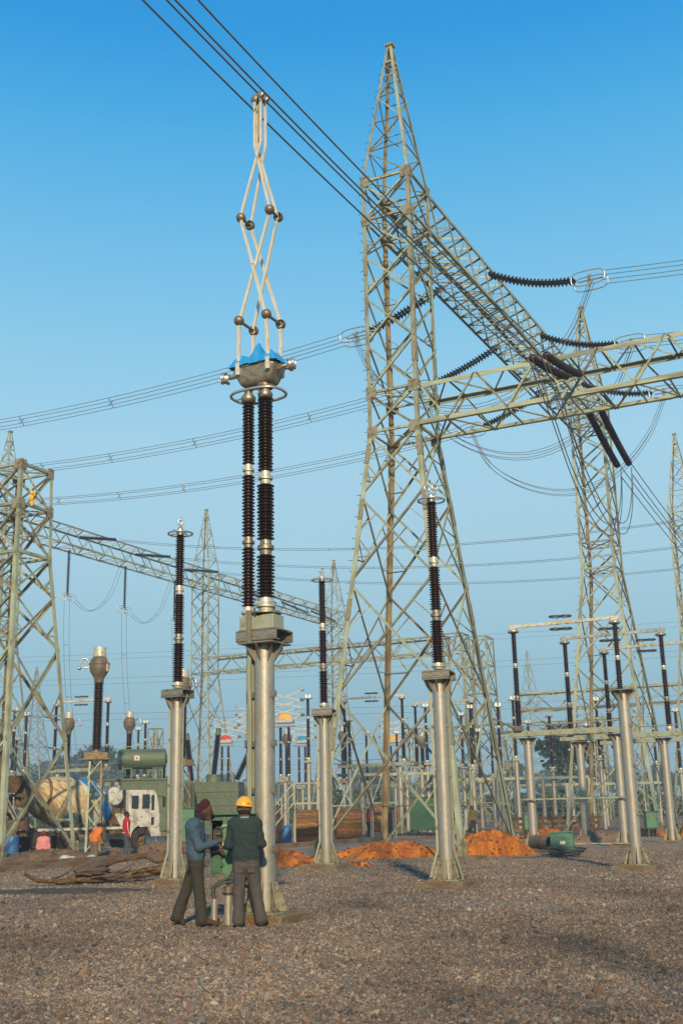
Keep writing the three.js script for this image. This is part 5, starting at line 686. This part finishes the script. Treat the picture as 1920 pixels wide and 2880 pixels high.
// ---------------------------------------------------------------- people
// distance field of tapered capsules, meshed by surface nets; colour taken from the nearest limb
function fieldMesh(bones, cell, fold = 0) {
  const lo = V(9, 9, 9), hi = V(-9, -9, -9); for (const b of bones) for (const [p, r] of [[b.a, b.r], [b.b, b.s]]) { lo.min(V(p.x - r, p.y - r, p.z - r)); hi.max(V(p.x + r, p.y + r, p.z + r)); } lo.subScalar(cell * 2); hi.addScalar(cell * 2);
  const nx = Math.ceil((hi.x - lo.x) / cell) + 1, ny = Math.ceil((hi.y - lo.y) / cell) + 1, nz = Math.ceil((hi.z - lo.z) / cell) + 1, F = new Float32Array(nx * ny * nz), K = new Uint8Array(nx * ny * nz);
  const pre = bones.map(b => { const d = b.b.clone().sub(b.a); return { a: b.a, d, L2: Math.max(1e-9, d.lengthSq()), r: b.r, s: b.s, k: b.k ?? 0.03, fx: b.flat ?? 1 }; });
  let at = 0; for (let k = 0; k < nz; k++) for (let j = 0; j < ny; j++) for (let i = 0; i < nx; i++, at++) { const x = lo.x + i * cell, y = lo.y + j * cell, z = lo.z + k * cell; let f = 9, best = 9, id = 0;
    for (let q = 0; q < pre.length; q++) { const b = pre[q], ax = x - b.a.x, ay = y - b.a.y, az = z - b.a.z; let t = (ax * b.d.x + ay * b.d.y + az * b.d.z) / b.L2; t = t < 0 ? 0 : t > 1 ? 1 : t; const dx = ax - b.d.x * t, dy = ay - b.d.y * t, dz = az - b.d.z * t, dd = Math.sqrt(dx * dx + dy * dy + dz * dz) - (b.r + (b.s - b.r) * t); if (dd < best) { best = dd; id = q; } const h = Math.max(0, b.k - Math.abs(f - dd)) / b.k; f = Math.min(f, dd) - h * h * b.k * 0.25; }
    if (fold && Math.abs(f) < 0.05 && bones[id].cloth) f += fold * (y < 0.85 ? 0.7 * perlin.noise(x * 12, y * 5, z * 12) + 0.5 * perlin.noise(x * 20, y * 16, z * 20) : perlin.noise(x * 9, y * 9 + x * 7, z * 9) + 0.6 * perlin.noise(x * 16 + 3, y * 26 - Math.abs(x) * 20, z * 16)); F[at] = f; K[at] = id; }
  const pos = [], col = [], idx = [], vid = new Int32Array(nx * ny * nz).fill(-1), ix = (i, j, k) => i + nx * (j + ny * k);
  for (let k = 0; k < nz - 1; k++) for (let j = 0; j < ny - 1; j++) for (let i = 0; i < nx - 1; i++) { let n = 0, sx = 0, sy = 0, sz = 0, m = 0; const c = []; for (let q = 0; q < 8; q++) { const v = F[ix(i + (q & 1), j + (q >> 1 & 1), k + (q >> 2))]; c.push(v); if (v < 0) m |= 1 << q; } if (m === 0 || m === 255) continue;
    for (let e = 0; e < 12; e++) { const [p, r] = EDGES[e]; if ((c[p] < 0) === (c[r] < 0)) continue; const t = c[p] / (c[p] - c[r]); sx += (p & 1) + ((r & 1) - (p & 1)) * t; sy += (p >> 1 & 1) + ((r >> 1 & 1) - (p >> 1 & 1)) * t; sz += (p >> 2) + ((r >> 2) - (p >> 2)) * t; n++; }
    vid[ix(i, j, k)] = pos.length / 3; pos.push(lo.x + (i + sx / n) * cell, lo.y + (j + sy / n) * cell, lo.z + (k + sz / n) * cell); const cc = bones[K[ix(i, j, k)]].c, v = 1 + 0.18 * perlin.noise(i * 0.35, j * 0.35, k * 0.35); col.push(cc[0] * v, cc[1] * v, cc[2] * v); }
  const quad = (a, b, c, d, flip) => { if (a < 0 || b < 0 || c < 0 || d < 0) return; flip ? idx.push(a, c, b, a, d, c) : idx.push(a, b, c, a, c, d); };
  for (let k = 1; k < nz - 1; k++) for (let j = 1; j < ny - 1; j++) for (let i = 1; i < nx - 1; i++) { const v = F[ix(i, j, k)] < 0; if (v !== F[ix(i + 1, j, k)] < 0) quad(vid[ix(i, j - 1, k - 1)], vid[ix(i, j, k - 1)], vid[ix(i, j, k)], vid[ix(i, j - 1, k)], !v); if (v !== F[ix(i, j + 1, k)] < 0) quad(vid[ix(i - 1, j, k - 1)], vid[ix(i - 1, j, k)], vid[ix(i, j, k)], vid[ix(i, j, k - 1)], !v); if (v !== F[ix(i, j, k + 1)] < 0) quad(vid[ix(i - 1, j - 1, k)], vid[ix(i, j - 1, k)], vid[ix(i, j, k)], vid[ix(i - 1, j, k)], !v); }
  const g = new THREE.BufferGeometry(); g.setAttribute('position', new THREE.Float32BufferAttribute(pos, 3)); g.setAttribute('color', new THREE.Float32BufferAttribute(col, 3)); g.setIndex(idx); g.computeVertexNormals(); return g;
}
const EDGES = [[0, 1], [2, 3], [4, 5], [6, 7], [0, 2], [1, 3], [4, 6], [5, 7], [0, 4], [1, 5], [2, 6], [3, 7]];
M.body = std({ vertexColors: true, roughness: 0.9 });
const bone = (a, b, r, s, c, cloth = true, k = 0.03) => ({ a: V(...a), b: V(...b), r, s, c, cloth, k });
// j: joints by name; col: shirt, trousers, skin, shoe
function bodyBones(j, col) { const B = [], S = col.shirt, T = col.trousers, K = col.skin; const mid = (p, q, t = 0.5) => p.map((x, i) => x + (q[i] - x) * t);
  B.push(bone(j.neck, j.head, 0.055, 0.06, K, false)); // neck
  const ch = mid(j.shL, j.shR), hp = mid(j.hipL, j.hipR);
  const up = (p, h) => [p[0], p[1] + h, p[2]];
  B.push(bone(j.shL, j.shR, 0.08, 0.08, S, true, 0.07), bone(mid(j.shL, ch, 0.4), up(mid(j.hipL, hp, 0.2), 0.12), 0.118, 0.108, S, true, 0.08), bone(mid(j.shR, ch, 0.4), up(mid(j.hipR, hp, 0.2), 0.12), 0.118, 0.108, S, true, 0.08), bone(mid(ch, hp, 0.2), mid(ch, hp, 0.7), 0.13, 0.12, S, true, 0.08));
  B.push(bone(up(mid(j.hipL, hp, -0.05), 0.085), up(mid(j.hipR, hp, -0.05), 0.085), 0.122, 0.122, S, true, 0.03));
  B.push(bone(up(j.hipL, -0.04), up(j.hipR, -0.04), 0.112, 0.112, T, true, 0.05));
  for (const s of ['L', 'R']) { B.push(bone(j['sh' + s], j['el' + s], 0.072, 0.062, S), bone(j['el' + s], j['wr' + s], 0.06, 0.045, col.sleeve ?? S), bone(j['hip' + s], j['kn' + s], 0.104, 0.08, T, true, 0.04), bone(j['kn' + s], j['an' + s], 0.078, col.flare ?? 0.078, T, true, 0.03), bone(j['an' + s], j['toe' + s], 0.045, 0.032, col.shoe, false)); if (j['heel' + s]) B.push(bone(j['an' + s], j['heel' + s], 0.045, 0.035, col.shoe, false)); }
  return B; }
function headBones(c, f, K) { // c: centre of the head, f: facing (unit, horizontal), face with brow, nose, chin, ears
  const r = [-f[2], 0, f[0]], P = (a, u, b) => [c[0] + f[0] * a + r[0] * b, c[1] + u, c[2] + f[2] * a + r[2] * b]; return [bone(P(-0.015, 0.03, 0), P(0.015, 0.035, 0), 0.092, 0.088, K, false), bone(P(0.03, -0.04, 0), P(0.04, -0.085, 0), 0.065, 0.045, K, false), bone(P(0.095, 0.01, 0), P(0.115, -0.025, 0), 0.012, 0.017, K, false, 0.02), bone(P(0.085, 0.03, -0.04), P(0.085, 0.03, 0.04), 0.014, 0.014, K.map(x => x * 0.6), false, 0.01), bone(P(0.088, -0.06, -0.02), P(0.088, -0.06, 0.02), 0.01, 0.01, K.map(x => x * 0.7), false, 0.01), bone(P(0, -0.02, 0.088), P(0, 0.02, 0.092), 0.016, 0.018, K, false, 0.01), bone(P(0, -0.02, -0.088), P(0, 0.02, -0.092), 0.016, 0.018, K, false, 0.01)]; }
function handBones(w, dir, up, K, curl = 0.5) { const D = V(...dir).normalize(), U = V(...up).normalize(), S = D.clone().cross(U).normalize(), P = (a, u, s) => { const p = V(...w).addScaledVector(D, a).addScaledVector(U, u).addScaledVector(S, s); return [p.x, p.y, p.z]; }, B = [];
  for (const s of [-0.028, -0.009, 0.01, 0.028]) B.push(bone(P(0.0, 0, s * 0.6), P(0.085, 0, s), 0.017, 0.014, K, false, 0.012)); [[-0.03, 0.9], [-0.01, 1.05], [0.011, 1], [0.031, 0.8]].forEach(([s, l]) => { const q = P(0.085 + 0.035 * l, -0.02 * curl, s); B.push(bone(P(0.085, 0, s), q, 0.0095, 0.009, K, false, 0.004), bone(q, P(0.085 + 0.055 * l, -0.055 * curl, s), 0.009, 0.008, K, false, 0.004)); }); B.push(bone(P(0.02, -0.005, -0.03), P(0.06, -0.02, -0.058), 0.013, 0.011, K, false, 0.008), bone(P(0.06, -0.02, -0.058), P(0.09, -0.035, -0.055), 0.011, 0.009, K, false, 0.004)); return B; }
function figure(label, pos, j, col, o = {}) { const body = fieldMesh(bodyBones(j, col), o.cell ?? 0.013, o.fold ?? 0.014), list = [body, fieldMesh(headBones(j.head, o.face, col.skin), o.headCell ?? 0.007)]; if (o.hands !== false) for (const s of ['L', 'R']) { const d = V(...j['wr' + s]).sub(V(...j['el' + s])).normalize(); list.push(fieldMesh(handBones(j['wr' + s], [d.x, d.y, d.z], o.palm ?? [0, 1, 0], col.skin, 0.8), o.handCell ?? 0.005)); }
  const m = mergeGeometries(list.map(g => g.toNonIndexed())); const h = single('person', label, 'person', m, M.body, pos, o.turn ?? 0); return h; }
const capGeo = (rx, ry, rz) => { const g = new THREE.SphereGeometry(1, 26, 18), p = g.attributes.position; for (let i = 0; i < p.count; i++) p.setXYZ(i, p.getX(i) * rx, p.getY(i) * ry, p.getZ(i) * rz); return g; };
const SK = [0.10, 0.045, 0.025];
{ // worker in the blue shirt and wine red knitted cap, side on, reaching to the box
  const j = { head: [0.115, 1.595, 0], neck: [0.03, 1.47, 0], shL: [-0.03, 1.39, -0.17], shR: [-0.045, 1.39, 0.17], elL: [0.1, 1.12, -0.2], wrL: [0.28, 1.06, -0.1], elR: [0.06, 1.1, 0.21], wrR: [0.29, 1.155, 0.1], hipL: [-0.03, 0.9, -0.075], hipR: [-0.0, 0.9, 0.085], knR: [0.05, 0.49, 0.1], anR: [0.095, 0.09, 0.1], toeR: [0.33, 0.035, 0.12], heelR: [0.05, 0.04, 0.1], knL: [-0.16, 0.5, -0.1], anL: [-0.29, 0.13, -0.1], toeL: [-0.2, 0.04, -0.09], heelL: [-0.36, 0.1, -0.1] };
  const p = figure('person in a faded blue shirt and wine red knitted cap reaching into the green box', [-2.23, -0.01, -17.2], j, { shirt: [0.042, 0.082, 0.112], trousers: [0.036, 0.03, 0.02], skin: SK, shoe: [0.06, 0.03, 0.02], hem: true, flare: 0.09 }, { face: [0.96, 0, -0.28] });
  const cap = capGeo(0.108, 0.115, 0.105), q = cap.attributes.position; for (let i = 0; i < q.count; i++) { const y = q.getY(i); if (y > 0.04) q.setX(i, q.getX(i) * 0.85 + 0.02), q.setY(i, y * 1.15); if (y < -0.03) q.setX(i, Math.min(q.getX(i), 0.035) * 0.95 - 0.015); const r = 1 + 0.03 * Math.sin(Math.atan2(q.getZ(i), q.getX(i)) * 14); q.setZ(i, q.getZ(i) * r); } cap.computeVertexNormals();
  part(p, 'knitted_cap', cap.rotateZ(-0.12).translate(0.085, 1.655, 0), std({ map: tex(64, 64, (u, v) => { const k = Math.sin(v * 201) > 0.55 && Math.sin(u * 201) > 0; return k ? [0.42, 0.26, 0.24] : [0.23, 0.075, 0.10]; }), roughness: 1 })); const scarf = new THREE.SphereGeometry(0.085, 16, 12).scale(1, 1.1, 1.05).translate(0.05, 1.53, 0); part(p, 'neck_wrap', scarf, std({ color: C(0.025, 0.012, 0.02), roughness: 1 })); part(p, 'shirt_collar', new THREE.TorusGeometry(0.075, 0.022, 8, 20, 4.6).rotateX(Math.PI / 2).rotateY(0.9).rotateZ(-0.35).translate(0.015, 1.475, 0), std({ color: C(0.09, 0.15, 0.17), roughness: 0.9 }));
  part(p, 'pocket', rbox(0.02, 0.16, 0.1, 0.008, -0.14, 0.85, 0.1).rotateY(0.2), std({ color: C(0.055, 0.047, 0.034), roughness: 0.95 })); }
{ // worker in the yellow helmet, back to the viewer
  const j = { head: [-0.01, 1.615, -0.03], neck: [0, 1.48, -0.01], shL: [-0.165, 1.40, 0], shR: [0.175, 1.40, 0], elL: [-0.235, 1.12, -0.02], wrL: [-0.14, 1.08, -0.26], elR: [0.25, 1.13, -0.02], wrR: [0.1, 1.08, -0.26], hipL: [-0.06, 0.88, 0], hipR: [0.1, 0.885, 0], knL: [-0.085, 0.47, -0.02], anL: [-0.085, 0.09, 0], toeL: [-0.13, 0.035, -0.19], heelL: [-0.08, 0.035, 0.05], knR: [0.16, 0.48, -0.05], anR: [0.235, 0.1, -0.02], toeR: [0.3, 0.04, -0.2], heelR: [0.23, 0.04, 0.05] };
  const p = figure('person in a yellow safety helmet and dark green jacket with back turned', [-1.5, -0.01, -16.85], j, { shirt: [0.016, 0.031, 0.028], trousers: [0.07, 0.06, 0.05], skin: SK, shoe: [0.03, 0.022, 0.016], hem: true, flare: 0.086 }, { face: [-0.15, 0, -0.99] });
  const yel = new THREE.MeshPhysicalMaterial({ color: C(0.82, 0.38, 0.012), roughness: 0.35, clearcoat: 0.3 }), hel = new THREE.SphereGeometry(1, 30, 16, 0, 6.2832, 0, 1.62).scale(0.122, 0.142, 0.14), hh = part(p, 'safety_helmet', hel.rotateZ(-0.12).translate(-0.012, 1.665, -0.035), yel); part(hh, 'brim', new THREE.TorusGeometry(0.122, 0.011, 8, 30).rotateX(Math.PI / 2).scale(1.03, 1, 1.2).rotateZ(-0.12).translate(-0.012, 1.668, -0.04), yel); part(hh, 'ridge', new THREE.TorusGeometry(0.135, 0.012, 6, 20, 2.2).rotateY(Math.PI / 2).rotateX(-0.5).scale(1, 1, 1).translate(-0.0, 1.672, -0.035), yel); part(hh, 'side_slot', box(0.03, 0.008, 0.01, 0.06, 1.7, 0.09), M.black);
  part(p, 'head_band', new THREE.CylinderGeometry(0.104, 0.1, 0.075, 24, 1, true).translate(-0.01, 1.618, -0.03), std({ map: tex(128, 32, (u, v) => Math.sin(u * 150) > 0.2 && v > 0.3 && v < 0.75 ? [0.55, 0.5, 0.42] : [0.10, 0.055, 0.05]), roughness: 1, side: THREE.DoubleSide })); part(p, 'hair', capGeo(0.097, 0.06, 0.098).translate(-0.01, 1.59, -0.02), std({ color: C(0.012, 0.01, 0.009), roughness: 0.9 }));
  part(p, 'shirt_collar', new THREE.TorusGeometry(0.078, 0.016, 8, 22, 4.2).rotateX(Math.PI / 2).rotateY(-2.62 + Math.PI).translate(0, 1.5, -0.005), std({ color: C(0.32, 0.29, 0.23), roughness: 0.95 })); part(p, 'jacket_collar', new THREE.TorusGeometry(0.088, 0.026, 8, 22, 4.4).rotateX(Math.PI / 2).rotateY(0.55).translate(0, 1.475, -0.005), std({ color: C(0.03, 0.058, 0.052), roughness: 0.95 }));
  part(p, 'yoke_seam', tube([V(-0.16, 1.365, 0.085), V(-0.07, 1.36, 0.118), V(0.08, 1.36, 0.118), V(0.17, 1.365, 0.085)], 0.005, 20, 5), std({ color: C(0.02, 0.04, 0.036), roughness: 1 })); for (const x of [-0.075, 0.105]) part(p, 'back_pocket', rbox(0.1, 0.11, 0.014, 0.006, x, 0.795, 0.1), std({ color: C(0.078, 0.066, 0.056), roughness: 0.95 })); }
{ single('folded_paper', 'small white slip held at the open green box', 'paper', box(0.012, 0.05, 0.002), M.arm, [-1.83, 1.13, -17.03], 0.2); }
// people further off
function farPerson(label, pos, turn, c, o = {}) { const b = o.bend ?? 0, j = { head: [0, 1.57 - b * 0.2, b * 0.35], neck: [0, 1.43 - b * 0.12, b * 0.26], shL: [0.17, 1.36 - b * 0.1, b * 0.22], shR: [-0.17, 1.36 - b * 0.1, b * 0.22], elL: [0.23, 1.08, o.reach ? 0.12 : 0.0], elR: [-0.23, 1.08, o.reach ? 0.12 : 0], wrL: [0.2, o.reach ? 1.08 : 0.84, o.reach ? 0.36 : 0.08 + b * 0.2], wrR: [-0.2, o.reach ? 1.08 : 0.84, o.reach ? 0.36 : 0.08 + b * 0.2], hipL: [0.085, 0.88, 0], hipR: [-0.085, 0.88, 0], knL: [0.1, 0.47, 0.03], knR: [-0.1, 0.47, 0.03], anL: [0.11, 0.09, 0], anR: [-0.11, 0.09, -0.02], toeL: [0.13, 0.035, 0.16], toeR: [-0.13, 0.035, 0.14] };
  const p = figure(label, pos, j, { trousers: [0.03, 0.03, 0.035], skin: SK, shoe: [0.02, 0.018, 0.016], hem: true, ...c }, { face: [0, 0, 1], turn, cell: 0.03, headCell: 0.014, handCell: 0.01, fold: 0.008 }); part(p, o.cap ? 'head_scarf' : 'hair', capGeo(0.1, 0.085, 0.105).translate(0, 1.625 - b * 0.2, b * 0.35 - 0.015), std({ color: o.cap ?? C(0.01, 0.009, 0.008), roughness: 1 })); return p; }
{ const p = farPerson('person in a red tracksuit top with white stripes by the brown heaps', [-8.25, 0, -43.3], 1.9, { shirt: [0.42, 0.015, 0.02], trousers: [0.055, 0.06, 0.07] }); const white = std({ color: C(0.7, 0.66, 0.58), roughness: 0.9 }); for (const x of [-1, 1]) part(p, 'sleeve_stripe', tube([V(x * 0.2, 1.42, 0), V(x * 0.275, 1.28, 0.0), V(x * 0.3, 1.08, 0.02), V(x * 0.26, 0.9, 0.08)], 0.012, 16, 5), white); part(p, 'waist_stripe', new THREE.TorusGeometry(0.165, 0.012, 6, 24).rotateX(Math.PI / 2).scale(1.15, 1, 0.95).translate(0, 0.95, 0), white); }
farPerson('person in an orange shirt stooping beside the transformer stand', [-9.5, -0.25, -43.6], 2.4, { shirt: [0.6, 0.16, 0.02], trousers: [0.16, 0.11, 0.06] }, { bend: 0.7 });
farPerson('person in a pink shirt and red cap standing in the trench', [-12.1, -0.65, -46.3], 3.3, { shirt: [0.62, 0.22, 0.2], trousers: [0.3, 0.26, 0.22] }, { cap: C(0.25, 0.01, 0.01) });
farPerson('person in a red jacket holding a rod behind the tallest tower', [1.2, 0, -68.9], 1.3, { shirt: [0.55, 0.02, 0.015] }, { reach: true, cap: C(0.02, 0.08, 0.1) });
farPerson('person in dark clothes facing the one in the red jacket', [2.55, 0, -69.3], -1.3, { shirt: [0.05, 0.025, 0.02], trousers: [0.02, 0.022, 0.024] }, { reach: true });
farPerson('person in an olive jacket standing behind the orange heap', [7.15, 0, -66.9], 0.1, { shirt: [0.14, 0.095, 0.025], trousers: [0.016, 0.016, 0.018] });
farPerson('person in a maroon sweater beside the one in olive', [6.25, 0, -67.4], 0.3, { shirt: [0.09, 0.015, 0.015], trousers: [0.3, 0.27, 0.22] });
farPerson('person in dark clothes bending on the distant pantograph stand', [-3.2, 3.1, -105.6], -1.4, { shirt: [0.03, 0.035, 0.04], trousers: [0.16, 0.10, 0.06] }, { bend: 0.9, reach: true });
renderer.render(scene, camera);
